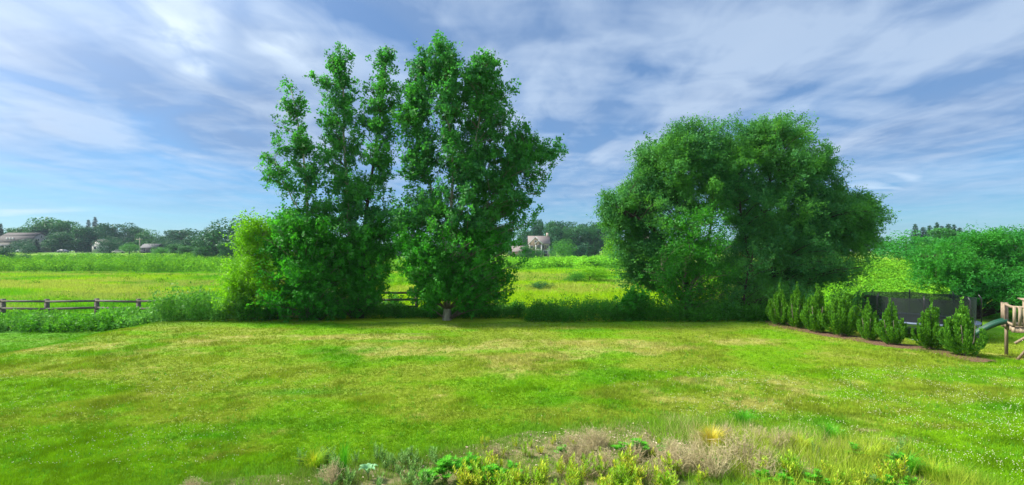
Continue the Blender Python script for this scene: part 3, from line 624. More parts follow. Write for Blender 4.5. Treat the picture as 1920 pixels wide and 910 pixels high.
# --- arborvitae row
def arbor_proto(H=1.85, Wd=0.62, seed=0):
    r = np.random.default_rng(seed); pb = MB(); P = []; D = []; Szz = []
    npl = 34
    for i in range(npl):
        a = r.uniform(0, 2 * pi); rad = Wd * (r.uniform(0, 1) ** .7)
        h = H * (1 - 0.62 * (rad / Wd) ** 1.0) * r.uniform(.84, 1.04)
        if i == 0: rad = 0.02; h = H
        top = np.array([cos(a) * rad * .95, sin(a) * rad * .95, h]); m_ = np.array([cos(a) * rad * 1.15, sin(a) * rad * 1.15, h * .45])
        Q = bez(np.array([0, 0, .05]), m_, top, 30); k = 260
        t = r.uniform(.12, 1, k); ii = np.clip((t * 29).astype(int), 0, 28); p = Q[ii]; tg = unit(Q[ii + 1] - Q[ii])
        off = r.normal(0, 1, (k, 3)); off -= (off * tg).sum(1)[:, None] * tg; off = unit(off)
        wid = 0.095 * (1.03 - t) ** .75 + .006
        P.append(p + off * (wid * r.uniform(.2, 1, k))[:, None]); D.append(unit(tg * .9 + off * .55 + np.array([0, 0, .35])))
        Szz.append(r.uniform(.055, .11, k))
    P = np.concatenate(P); D = np.concatenate(D); Szz = np.concatenate(Szz)
    cb = MB(); cb.add(*leafq(P, D, Szz, Szz * .42))
    tb = MB(); tb.tube([(0, 0, -.05), (0, 0, .4), (0, 0, 1.2)], [.04, .03, .01], 7)
    for a in range(5): tb.tube([(0, 0, .1), (.2 * cos(a * 1.3), .2 * sin(a * 1.3), .5), (.25 * cos(a * 1.3), .25 * sin(a * 1.3), 1.0)], [.02, .014, .006], 5)
    return cb.mesh('foliage'), tb.mesh('trunk', True)
protos = [arbor_proto(seed=s, Wd=w_) for s, w_ in ((1, .52), (2, .57), (3, .49))]
for cme, tme in protos: cme.materials.append(M['arbor']); tme.materials.append(M['bark'])
row = [(1810, 672, 1.95, 'nearest and brightest arborvitae at the end of the row by the play set'),
       (1745, 658, 1.83, 'second arborvitae from the play set end of the row'),
       (1673, 648, 1.75, 'slim arborvitae in front of the trampoline, third from the play set end'),
       (1629, 640, 1.68, 'shortest arborvitae of the row, fourth from the play set end'),
       (1578, 631, 2.15, 'wide arborvitae in half shade, fifth from the play set end'),
       (1531, 624, 2.1, 'arborvitae in the shade of the willow, sixth from the play set end'),
       (1493, 616, 2.1, 'dark arborvitae under the willow branches, seventh from the play set end'),
       (1462, 611, 2.0, 'last and darkest arborvitae at the willow end of the row')]
row_xy = []
for i, (px, py, h, lab) in enumerate(row):
    x_, y_ = at(px, py); row_xy.append((x_, y_)); cme, tme = protos[i % 3]
    r_ = empty('arborvitae_shrub', (x_, y_, T(x_, y_)), rng.uniform(0, 6), lab, 'shrub', 'arborvitae row in the mulch strip')
    s = h / 1.85; r_.scale = (s * rng.uniform(.92, 1.2), s * rng.uniform(.92, 1.2), s); r_.rotation_euler = (rng.normal(0, .035), rng.normal(0, .035), rng.uniform(0, 6))
    for nm, me in (('foliage', cme), ('trunk', tme)):
        o = bpy.data.objects.new(nm, me); COL.objects.link(o); o.parent = r_
# mulch strip
pts = [(14.75, 14.7)] + row_xy + [(12.9, 23.4)]
b = MB(); Vm = []; pp = np.array(pts)
tt = np.linspace(0, len(pp) - 1, 90); ii = np.clip(tt.astype(int), 0, len(pp) - 2); ff = (tt - ii)[:, None]; Q = pp[ii] * (1 - ff) + pp[ii + 1] * ff
tg = np.gradient(Q, axis=0); tg /= np.linalg.norm(tg, axis=1)[:, None]; nr = np.stack([-tg[:, 1], tg[:, 0]], 1)
acr = np.linspace(-1, 1, 9)
wv = 0.52 + 0.16 * (fbm(tt * 1.3, tt * 0, 1.0, 3, 12) - .5) * 2; wv[:3] *= (.3, .7, .9)
for i in range(90):
    for a in acr: xy = Q[i] + nr[i] * a * wv[i]; Vm.append((xy[0], xy[1], T(xy[0], xy[1]) + .008 + .045 * (1 - a * a)))
I, J = np.meshgrid(np.arange(89), np.arange(8), indexing='ij')
b.add(Vm, np.stack([I * 9 + J, (I + 1) * 9 + J, (I + 1) * 9 + J + 1, I * 9 + J + 1], -1).reshape(-1, 4))
tag(b.build('mulch_strip_ground', M['mulch'], smooth=True), kind='structure')

# ------------------------------------------------------------------ undergrowth
def stalks(x, y, h, leaves, leaf, LW, tint, spread=0.12, bushy=0.5):
    n = len(x); z = terrain(x, y)
    t = rng.uniform(0.08, 1.0, (n, leaves))
    ln = rng.normal(0, .22, (n, 2)) * h[:, None]
    P = np.stack([x[:, None] + ln[:, :1] * t ** 2, y[:, None] + ln[:, 1:] * t ** 2, z[:, None] + h[:, None] * t], -1)
    r = spread * (1.2 - t * 0.8)[..., None]
    dr = rdir(n * leaves).reshape(n, leaves, 3)
    P = (P + dr * r * rng.uniform(.3, 1.2, (n, leaves, 1))).reshape(-1, 3)
    P[:, 2] = np.maximum(P[:, 2], np.repeat(z, leaves) + .02)
    D = unit(dr.reshape(-1, 3) * .9 + np.array([0, 0, bushy]))
    s = leaf * rng.uniform(.6, 1.25, n * leaves)
    Vv, Ff = leafq(P, D, s, s * LW)
    return Vv, Ff, np.repeat(np.repeat(tint, leaves, 0), 4, 0)
def uh(x): return fbm(x * 1.0, 0 * x + 3.3, 2.6, 3, 77)
# left strip, sunlit
n = 3300; x = rng.uniform(-31, -13, n); y = 23.1 + rng.uniform(0, 1, n) ** .8 * 3.0
y = np.maximum(y, lawn_edge(x) - .25)
k = rng.uniform(0, 1, n) < .9; x = x[k]; y = y[k]
top = np.interp(x, [-31, -27, -24, -21, -18.7, -17.2, -13], [.75, .75, .75, .8, .85, 1.5, 1.6])
h = top * (.15 + 1.35 * fbm(x, y, 1.4, 3, 14)) * rng.uniform(.65, 1.2, len(x))
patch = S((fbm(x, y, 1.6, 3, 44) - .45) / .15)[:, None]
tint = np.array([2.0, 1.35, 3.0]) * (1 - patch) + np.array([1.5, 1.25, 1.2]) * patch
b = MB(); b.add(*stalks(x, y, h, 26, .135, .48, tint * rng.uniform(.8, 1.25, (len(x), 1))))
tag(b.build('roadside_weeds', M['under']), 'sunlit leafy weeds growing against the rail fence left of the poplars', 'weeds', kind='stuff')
# under the poplars, gap and under willows
n = 3600; x = rng.uniform(-13.4, 14.5, n); y = np.where((x > -12) & (x < .6), 24.6, 23.2) + rng.uniform(0, 1, n) * 2.4
y = np.maximum(y, lawn_edge(x) - .15)
trunk_gap = (np.abs(x - X(838, dD)) < .55) & (y < 24.6)
x = x[~trunk_gap]; y = y[~trunk_gap]
top = np.interp(x, [-13.4, -11, -8, -6, -4, -3.3, -2, 0, 1.5, 5.5, 6.3, 7.2, 9, 12, 14.5], [1.5, 1.0, .7, .6, .6, .5, .5, .6, 1.05, 1.15, 1.45, .95, .9, 1.0, 1.3])
h = top * (.25 + 1.15 * fbm(x, y, 1.3, 3, 15)) * rng.uniform(.65, 1.2, len(x))
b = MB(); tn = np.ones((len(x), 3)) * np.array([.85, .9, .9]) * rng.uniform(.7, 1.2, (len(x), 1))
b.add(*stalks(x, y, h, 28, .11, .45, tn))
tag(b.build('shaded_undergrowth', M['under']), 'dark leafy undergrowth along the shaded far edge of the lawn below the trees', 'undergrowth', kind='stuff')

# bushes as things of their own
def bush(name, px, d, rx, ry, rz, mat, label, n=16, leaf=.1, LW=.6, group=None, zc=None, cat='bush', shoots=13, lps=8):
    x_ = X(px, d); z0 = T(x_, d); zc = rz * .9 if zc is None else zc
    lob = [((x_, d, z0 + zc), (rx, ry, rz), n)]
    return build_tree(name, (x_, d, z0), [([(x_, d, z0 - .05), (x_ + .05, d, z0 + zc * .6), (x_, d, z0 + zc)], .035, .01), ([(x_, d, z0), (x_ + rx * .5, d, z0 + zc)], .03, .01), ([(x_, d, z0), (x_ - rx * .5, d, z0 + zc)], .03, .01)],
                      lob, leaf, LW, mat, M['bark_dark'], label, cat, group, shoots=shoots, lps=lps, br_r=.012, shoot_len=(.15, .4))
bush('leafy_bush', 352, 25.4, .9, .8, .65, M['under2'] if 'under2' in M else M['sapling'], 'green bush climbing over the right end of the visible rail fence', 30)
bush('leafy_bush', 405, 25.2, 1.0, .8, .60, M['sapling'], 'low green bush between the rail fence and the lime tree', 30)
bush('leafy_bush', 520, 24.3, 1.2, .8, .65, M['poplar_low'], 'dark bush at the foot of the lime green tree', 36)
bush('leafy_bush', 600, 24.0, 1.2, .7, .55, M['poplar_low'], 'dark bush at the foot of the slender left poplar', 30)
bush('elder_bush', 1188, 24.2, .65, .6, .80, M['poplar_low'], 'dark broad leaved bush at the right side of the meadow gap', 30, .17, .6)
bush('leafy_bush', 730, 27.0, .9, .7, .6, M['sapling'], 'bush behind the fence in the gap between the poplars', 20)
bush('leafy_bush', 1480, 24.6, 1.3, .8, 1.0, M['willow'], 'dark tangled bush under the right willow', 40)
bush('leafy_bush', 1350, 24.2, 1.2, .8, .7, M['willow'], 'dark shrub between the two willow trunks', 30)
bush('leafy_bush', 1600, 25.5, 1.4, .9, 1.1, M['willow'], 'dark shrub behind the wide arborvitae left of the trampoline', 40)

# ------------------------------------------------------------------ far thicket
def dome(nl, leaf, seed):
    r = np.random.default_rng(seed); d = unit(r.normal(0, 1, (nl, 3))); d[:, 2] = np.abs(d[:, 2]) * 1.1
    P = d * (r.uniform(.55, 1, nl)[:, None]) * (1, 1, 1)
    return P, d
def thicket(name, x, y, h, rad, nl, leaf, tint, label):
    n = len(x); z = terrain(x, y); P0, d0 = dome(nl, leaf, 5)
    P = []; 
    ang = rng.uniform(0, 2 * pi, n); c, s = np.cos(ang)[:, None], np.sin(ang)[:, None]
    PX = (P0[None, :, 0] * c - P0[None, :, 1] * s) * rad[:, None] + x[:, None]
    PY = (P0[None, :, 0] * s + P0[None, :, 1] * c) * rad[:, None] + y[:, None]
    PZ = P0[None, :, 2] * h[:, None] + z[:, None]
    P = np.stack([PX, PY, PZ], -1).reshape(-1, 3) + rng.normal(0, .12, (n * nl, 3))
    dn = np.stack([d0[None, :, 0] * c - d0[None, :, 1] * s, d0[None, :, 0] * s + d0[None, :, 1] * c, np.broadcast_to(d0[None, :, 2], (n, nl))], -1).reshape(-1, 3)
    nrm = unit(dn + rdir(len(P)) * .7)
    D = unit(np.cross(nrm, rdir(len(P))))
    sz = np.repeat(leaf, nl) * rng.uniform(.6, 1.3, len(P))
    Vv, Ff = leafq(P, D, sz, sz * .6, nrm * 0 + nrm)
    b = MB(); b.add(Vv, Ff, np.repeat(np.repeat(tint, nl, 0), 4, 0))
    return tag(b.build(name, M['thicket']), label, 'thicket', kind='stuff')
n = 2600; px = rng.uniform(-140, 1260, n); d = 83 + 95 * rng.uniform(0, 1, n) ** 1.3
front = 83 + 3 * np.sin(px * .012) + np.where(px > 900, 8, 0); d = np.maximum(d, front)
x = X(px, d); h = np.where(px < 900, 2.5, 1.9) * (.75 + .5 * fbm(x, d, 9, 3, 17)) * rng.uniform(.8, 1.15, n) * np.interp(d, [83, 180], [.95, .7])
tint = np.array([[1.35, 1.1, .8]]) * np.where(px < 900, 1.0, 1.3)[:, None] * rng.uniform(.8, 1.2, (n, 1))
thicket('brush_thicket', x, d, h, rng.uniform(.9, 1.7, n), 75, .22 + d * .0016, tint, 'dense waist high green brush covering the far side of the meadow')
n = 700; px = rng.uniform(1560, 1800, n); d = 36 + 45 * rng.uniform(0, 1, n) ** 1.1
x = X(px, d); h = 0.85 * (.6 + .7 * fbm(x, d, 5, 3, 18)) * rng.uniform(.8, 1.15, n)
thicket('brush_thicket', x, d, h, rng.uniform(.6, 1.1, n), 90, .13 + d * .0012, np.ones((n, 3)) * np.array([1.5, 1.2, .8]) * rng.uniform(.8, 1.2, (n, 1)), 'yellow green brush on the slope between willow and locust tree')

n = 900; px = rng.uniform(-100, 1300, n); d = 28.5 + 52 * rng.uniform(0, 1, n) ** 1.2
x = X(px, d); k = fbm(x * .5, d, 5, 3, 19) > np.where(px < 700, .56, .44); x, d, px = x[k], d[k], px[k]; n = len(x)
h = .55 * (.5 + fbm(x, d, 4, 3, 20)) * rng.uniform(.6, 1.3, n)
thicket('meadow_forbs', x, d, h, rng.uniform(.35, .9, n), 60, .10 + d * .0013, np.array([[2.0, 1.35, .6]]) * rng.uniform(.6, 1.2, (n, 1)), 'low yellow green leafy plants clumped through the meadow grass')
# ------------------------------------------------------------------ background trees
def crown_proto(seed, H, Wd, nl, leaf, low=.12, lob=16):
    r = np.random.default_rng(seed); cs = []
    for i in range(lob):
        zf = r.uniform(low + .1, .88); env = math.sin(pi * min(1, max(0.05, (zf - low) / (1.02 - low))) ** .8) ** .6
        a = r.uniform(0, 2 * pi); rr = Wd / 2 * env * r.uniform(.3, .72); s = Wd * r.uniform(.15, .26)
        cs.append((cos(a) * rr, sin(a) * rr, zf * H, s, s * r.uniform(.6, .85)))
    P = []; Nn = []
    per = nl // lob
    for cx, cyy, cz, s, sz in cs:
        d = unit(r.normal(0, 1, (per, 3))); P.append(np.array([cx, cyy, cz]) + d * (s, s, sz) * r.uniform(.75, 1.08, per)[:, None]); Nn.append(d)
    P = np.concatenate(P); Nn = np.concatenate(Nn); nrm = unit(Nn + unit(r.normal(0, 1, P.shape)) * .75)
    D = unit(np.cross(nrm, unit(r.normal(0, 1, P.shape)))); s = leaf * r.uniform(.6, 1.35, len(P))
    cb = MB(); cb.add(*leafq(P, D, s, s * .75, nrm))
    tb = MB(); tb.tube([(0, 0, -.5), (0.1, 0, H * .3), (0, .1, H * .7)], [H * .022, H * .016, H * .006], 7)
    for cx, cyy, cz, s, sz in cs[:9]: tb.tube(bez(np.array([0, 0, H * .22]), np.array([cx * .4, cyy * .4, cz * .8]), np.array([cx, cyy, cz]), 5), np.linspace(H * .009, H * .002, 5), 4)
    return cb.mesh('crown'), tb.mesh('trunk', True)
def conifer_proto(seed, H, Wd, nl, leaf):
    r = np.random.default_rng(seed); P = []; D = []
    tiers = 22
    tb = MB(); tb.tube([(0, 0, -.4), (0, 0, H * .5), (0, 0, H * .98)], [H * .02, H * .012, H * .003], 6)
    for i in range(tiers):
        zf = .08 + .9 * i / tiers; R = Wd / 2 * (1 - zf) ** 1.0 * r.uniform(.65, 1.2) + .04
        for j in range(7):
            a = r.uniform(0, 2 * pi); L = R * r.uniform(.7, 1.15); m = max(4, int(nl / tiers / 7))
            t = r.uniform(.1, 1, m); p = np.stack([cos(a) * L * t, sin(a) * L * t, zf * H - .12 * L * t + .0 * t], 1) + r.normal(0, .06 * Wd / 4, (m, 3))
            P.append(p); D.append(unit(np.array([cos(a), sin(a), .1]) + r.normal(0, .5, (m, 3))))
            tb.tube([(0, 0, zf * H), (cos(a) * L * .9, sin(a) * L * .9, zf * H - .1 * L)], [.04, .01], 3)
    P = np.concatenate(P); D = np.concatenate(D); s = leaf * r.uniform(.6, 1.3, len(P)) * (1.1 - .75 * P[:, 2] / H)
    cb = MB(); cb.add(*leafq(P, D, s, s * .4))
    return cb.mesh('crown'), tb.mesh('trunk', True)
PR = {}
for i in range(4):
    PR['dec%d' % i] = crown_proto(100 + i, 10, (9, 8, 10.5, 8.5)[i], 5200, .42, (-.02, -.02, -.03, -.03)[i], (24, 22, 26, 22)[i])
for i in range(2): PR['round%d' % i] = crown_proto(200 + i, 10, 12.5, 6000, .36, .0, 24)
for i in range(2): PR['con%d' % i] = conifer_proto(300 + i, 10, 5.2, 4200, .50)
def ext(me):
    a = np.empty(len(me.vertices) * 3, np.float32); me.vertices.foreach_get('co', a); a = a.reshape(-1, 3)
    return float(np.percentile(a[:, 2], 99.7)), float(np.percentile(a[:, 0], 98.5) - np.percentile(a[:, 0], 1.5))
EXT = {k_: ext(v_[0]) for k_, v_ in PR.items()}
usedmesh = {}
def bgtree(proto, mat, px, top, d, wpx=None, label='', group=None, name='broadleaf_tree', cat='tree', base=None):
    x_ = X(px, d); z0 = T(x_, d) if base is None else base; H = (Z(top, d) - z0)
    key = (proto, mat)
    if key not in usedmesh:
        cme, tme = PR[proto]; c2 = cme.copy(); c2.name = 'crown'; c2.materials.clear(); c2.materials.append(M[mat])
        if not tme.materials: tme.materials.append(M['bark_dark'])
        usedmesh[key] = (c2, tme)
    cme, tme = usedmesh[key]
    r_ = empty(name, (x_, d, z0), rng.uniform(0, 6), label, cat, group)
    pz, wid = EXT[proto]; sz = H / pz; sx = sz if wpx is None else wpx * d / FPX / wid * 1.05
    r_.scale = (sx, sx * rng.uniform(.85, 1.1), sz)
    for nm, me in (('crown', cme), ('trunk', tme)):
        o = bpy.data.objects.new(nm, me); COL.objects.link(o); o.parent = r_
    return r_
G1 = 'trees behind the gambrel barn'; G2 = 'wood along the far left road'; G3 = 'wood behind the tan house'; G4 = 'wooded hill on the right'; G5 = 'trees along the far edge of the meadow'
for args in [
    ('dec2', 'bg2', -8, 418, 270, 40, 'dark tree at the far left edge beyond the barn', G1),
    ('con0', 'conifer', 2, 420, 265, 14, 'dark pointed conifer at the left edge of the picture beyond the barn', G1, 'conifer_tree'),
    ('dec0', 'bg1', 30, 427, 280, 34, 'low tree whose top shows above the barn ridge at its left end', G1),
    ('dec2', 'bg1', 70, 411, 285, 48, 'tall broad tree rising directly behind the barn ridge', G1),
    ('dec3', 'bg1', 100, 411, 285, 50, 'broad green crown rising over the gable end of the barn', G1),
    ('dec1', 'bg1', 128, 415, 280, 40, 'tall tree right of the barn behind a darker round tree', G1),
    ('dec0', 'bg2', 112, 436, 245, 36, 'dark round tree standing beside the barn gable', G1),
    ('dec2', 'bg1', 142, 424, 255, 42, 'full dark green tree between barn and white house', G1),
    ('con1', 'conifer', 166, 413, 285, 15, 'left conifer of the dark pair above the trees by the white house', G1, 'conifer_tree'),
    ('con0', 'conifer', 178, 408, 285, 20, 'taller conifer of the dark pair above the trees by the white house', G1, 'conifer_tree'),
    ('dec3', 'bg2', 165, 426, 260, 40, 'dense dark tree left of the white house', G1),
    ('dec1', 'bg2', 208, 420, 285, 46, 'broad dark tree behind the white house', G1),
    ('dec2', 'bg2', 235, 419, 285, 46, 'wide topped dark tree right of the white house', G1),
    ('round0', 'bg2', 206, 443, 235, 40, 'neat round dark tree hiding the white house', G1),
    ('round1', 'bg3', 243, 455, 215, 30, 'rounded bright green tree on the edge of the far meadow', G5),
    ('dec0', 'bg1', 262, 427, 290, 26, 'narrow tree behind the utility pole', G2),
    ('dec2', 'bg1', 285, 432, 285, 50, 'broad low tree behind the grey ranch house', G2),
    ('round0', 'bg2', 314, 444, 240, 36, 'round dark tree right of the grey ranch house', G2),
    ('dec1', 'bg2', 325, 432, 300, 46, 'dark tree in the dip of the far treeline', G2),
    ('dec3', 'bg2', 352, 431, 300, 46, 'flat topped dark tree right of the dip in the far treeline', G2),
    ('con1', 'conifer', 388, 431, 290, 15, 'left conifer just before the large oak', G2, 'conifer_tree'),
    ('con0', 'conifer', 397, 433, 290, 11, 'small conifer touching the large oak', G2, 'conifer_tree'),
    ('dec2', 'bg2', 366, 442, 210, 46, 'mid green tree in front of the far left wood', G2),
    ('dec0', 'bg1', 330, 458, 190, 26, 'low bushy tree at the meadow edge left of the large oak', G5),
    ('dec3', 'bg1', 350, 461, 180, 26, 'small bushy tree at the meadow edge nearer the large oak', G5),
    ('round0', 'bg2', 452, 405, 170, 112, 'large spreading grey green oak behind the lime green tree', G2),
    ('dec2', 'bg2', 405, 428, 172, 60, 'lower side of the oak group, a broad dark tree', G2),
    ('dec1', 'bg1', 425, 455, 150, 30, 'light green young tree at the foot of the large oak', G5),
    ('dec0', 'bg1', 378, 463, 165, 24, 'low light green shrubby tree at the foot of the oak group', G5),
    ('round0', 'bg2', 48, 448, 225, 36, 'dark spreading tree in front of the barn', G1),
    ('con1', 'conifer', 68, 449, 226, 14, 'small dark conifer before the barn gable', G1, 'conifer_tree'),
    ('round1', 'bg2', 53, 458, 215, 20, 'small rounded dark bush tree before the barn', G1),
    ('round1', 'bg2', 10, 460, 150, 28, 'dark grey green bush tree at the left edge in the far meadow', G5),
    # centre
    ('dec1', 'bg2', 1004, 412, 240, 30, 'tallest dark tree rising behind the tan house', G3),
    ('dec2', 'bg1', 975, 424, 235, 46, 'tree left of and behind the tan house', G3),
    ('round0', 'bg3', 1056, 449, 185, 44, 'rounded bright green tree right of the tan house', G5),
    ('con0', 'bg2', 1104, 455, 175, 13, 'left spruce of the small pair at the meadow edge', G5, 'spruce_tree'),
    ('con1', 'bg2', 1116, 453, 175, 15, 'right spruce of the small pair at the meadow edge', G5, 'spruce_tree'),
    ('round1', 'lime', 1152, 442, 120, 44, 'round light green tree half hidden by the drooping willow', G5),
    ('round0', 'bg1', 1006, 463, 150, 26, 'dark shrub tree in front of the tan house', G5),
    ('dec3', 'bg1', 984, 462, 140, 24, 'bushy tree by the left corner of the tan house', G5),
    # right
    ('round1', 'locust', 1700, 434, 78, 96, 'large rounded tree on the slope between willow and locust', G4),
    ('round0', 'bg3', 1735, 455, 62, 34, 'small bright green tree at the foot of the large rounded tree', G4),
    ('dec1', 'bg1', 1765, 428, 84, 70, 'tree behind the left side of the locust', G4),
    ('dec2', 'bg1', 1910, 428, 62, 64, 'green tree behind the right side of the locust', G4),
    ('dec0', 'bg1', 1985, 425, 60, 70, 'green tree beyond the right edge behind the locust', G4),
]:
    bgtree(args[0], args[1], args[2], args[3], args[4], args[5], args[6], args[7], *(args[8:9] or ('broadleaf_tree',)))
for i, px in enumerate((1033, 1058, 1080, 1100, 1122, 1142)):
    for j in range(2):
        bgtree('dec%d' % ((i + j) % 4), ('bg1', 'bg2')[(i + j) % 2], px + 8 * j, (417, 428)[j] + rng.uniform(-3, 3), (265, 225)[j], 34, 'green tree in the unbroken wood behind the rounded tree by the tan house', G3)
for i, px in enumerate((1716, 1731, 1743, 1757, 1766, 1778, 1789, 1799)):
    bgtree('con%d' % (i % 2), 'bg2', px, (421, 427, 424, 418, 425, 421, 422, 428)[i], 110, 24, 'pointed pine top showing above the rounded trees on the right', 'pines above the right hillside', 'pine_tree')
for px in (510, 550, 590, 630, 670, 710, 745, 780, 820, 860, 900, 940):
    bgtree('dec%d' % rng.integers(0, 4), ('bg1', 'bg2')[rng.integers(0, 2)], px, rng.uniform(436, 446), 280, 52, 'far tree seen only through gaps in the poplars', 'far trees behind the poplars')
for px in (1190, 1230, 1270, 1310, 1350, 1400, 1450, 1500, 1550, 1600, 1640):
    bgtree('dec%d' % rng.integers(0, 4), ('bg1', 'bg2')[rng.integers(0, 2)], px, rng.uniform(444, 452), 260, 52, 'far tree seen only through gaps in the willows', 'far trees behind the willows')
for px, d in ((-60, 280), (-120, 290), (-190, 270), (2040, 150), (2110, 160)):
    bgtree('dec%d' % rng.integers(0, 4), 'bg1', px, 425, d, 60, 'far tree beyond the side edges of the picture', 'far trees beyond the side edges')
# field shrubs
for px, top, d, wpx, mt, lab in ((1105, 494, 52, 62, 'lime', 'rounded light green shrub in the middle of the meadow gap'),
                                 (1078, 507, 50, 40, 'bg3', 'left and lower of the two green shrubs in the meadow gap'),
                                 (1014, 527, 42, 40, 'bg1', 'small dark shrub low in the meadow gap'),
                                 (92, 532, 62, 22, 'bg3', 'low grey green shrub in the mown meadow behind the fence'),
                                 (48, 474, 140, 18, 'bg1', 'small dark shrub on the brush at the left edge'),
                                 (300, 463, 195, 30, 'bg3', 'pale shrub before the grey ranch house')):
    bgtree('round%d' % (px % 2), mt, px, top, d, wpx, lab, 'shrubs scattered in the meadow', 'field_shrub', 'shrub')

# ------------------------------------------------------------------ fence
def fence():
    y0 = 26.6; fx = -46.3; sp = 2.56
    root = empty('rail_fence', (fx, y0, 0), 0, 'weathered grey post and rail fence with three rails behind the weeds', 'fence')
    posts = []
    while fx < -3.5: posts.append((fx, y0 + .15 * sin(fx))); fx += sp
    for i, (x_, y_) in enumerate(posts):
        z0 = T(x_, y_); b = MB()
        b.box(x_ - root.location.x, y_ - y0, z0 + .58, .16, .16, 1.45); o = b.build('post', M['fence'], root)
        if i:
            xp, yp = posts[i - 1]; zp = T(xp, yp)
            for hgt in (1.17, .78, .38):
                b = MB(); jj = rng.uniform(-.02, .02, 2); b.bar((xp - root.location.x, yp - y0 - .10, zp + hgt + jj[0]), (x_ - root.location.x, y_ - y0 - .10, z0 + hgt + jj[1]), .045, .115)
                b.build('rail', M['fence'], root)
fence()

# ------------------------------------------------------------------ trampoline
def trampoline():
    cx, cyy = X(1718, 24.5), 24.5; z0 = T(cx, cyy); R = 2.35
    root = empty('trampoline', (cx, cyy, z0), 0.2, 'round trampoline with a dark safety net behind the arborvitae row', 'trampoline')
    ring = lambda r, z, k=48: [(r * cos(a), r * sin(a), z) for a in np.linspace(0, 2 * pi, k + 1)]
    b = MB(); b.tube(ring(R, .78), .03, 8); b.build('frame', M['grey_metal'], root)
    b = MB(); r0, r1 = R - .32, R + .05; k = 48
    Vv = []; 
    for a in np.linspace(0, 2 * pi, k, endpoint=False):
        for r, z in ((r0, .80), (r0, .83), (r1, .83), (r1, .76)): Vv.append((r * cos(a), r * sin(a), z))
    b.add(Vv, [(i * 4 + j, ((i + 1) % k) * 4 + j, ((i + 1) % k) * 4 + (j + 1) % 4, i * 4 + (j + 1) % 4) for i in range(k) for j in range(4)])
    b.build('edge_pad', M['pad'], root)
    b = MB(); b.add([(0, 0, .79)] + ring(R - .30, .79)[:-1], [(0, i + 1, (i + 1) % k + 1) for i in range(k)]); b.build('jumping_mat', M['matblack'], root)
    b = MB(); tt = np.linspace(0, 2 * pi, k + 1); Vv = []
    for a in tt:
        for z in (.84, 1.1, 1.4, 1.7, 2.02): Vv.append(((R - .1 + .05 * sin(a * 8) * sin(z * 2)) * cos(a), (R - .1 + .05 * sin(a * 8)) * sin(a), z + (.0 if z < 2.0 else -.05 * abs(sin(a * 4)))))
    b.add(Vv, [(i * 5 + j, (i + 1) * 5 + j, (i + 1) * 5 + j + 1, i * 5 + j + 1) for i in range(k) for j in range(4)])
    b.build('safety_net', M['net'], root)
    for i in range(8):
        a = 2 * pi * i / 8; c_, s_ = cos(a), sin(a)
        b = MB(); b.tube([((R + .08) * c_, (R + .08) * s_, .25), ((R + .08) * c_, (R + .08) * s_, 1.95), ((R - .02) * c_, (R - .02) * s_, 2.14)], .028, 8); b.build('net_pole', M['black_metal'], root)
    for i in range(4):
        a = 2 * pi * i / 4 + .39; a2 = a + .5
        b = MB(); b.tube([(R * cos(a), R * sin(a), .78), (R * cos(a), R * sin(a), .04), (R * cos((a + a2) / 2), R * sin((a + a2) / 2), .03), (R * cos(a2), R * sin(a2), .04), (R * cos(a2), R * sin(a2), .78)], .025, 7)
        b.build('leg', M['grey_metal'], root)
trampoline()

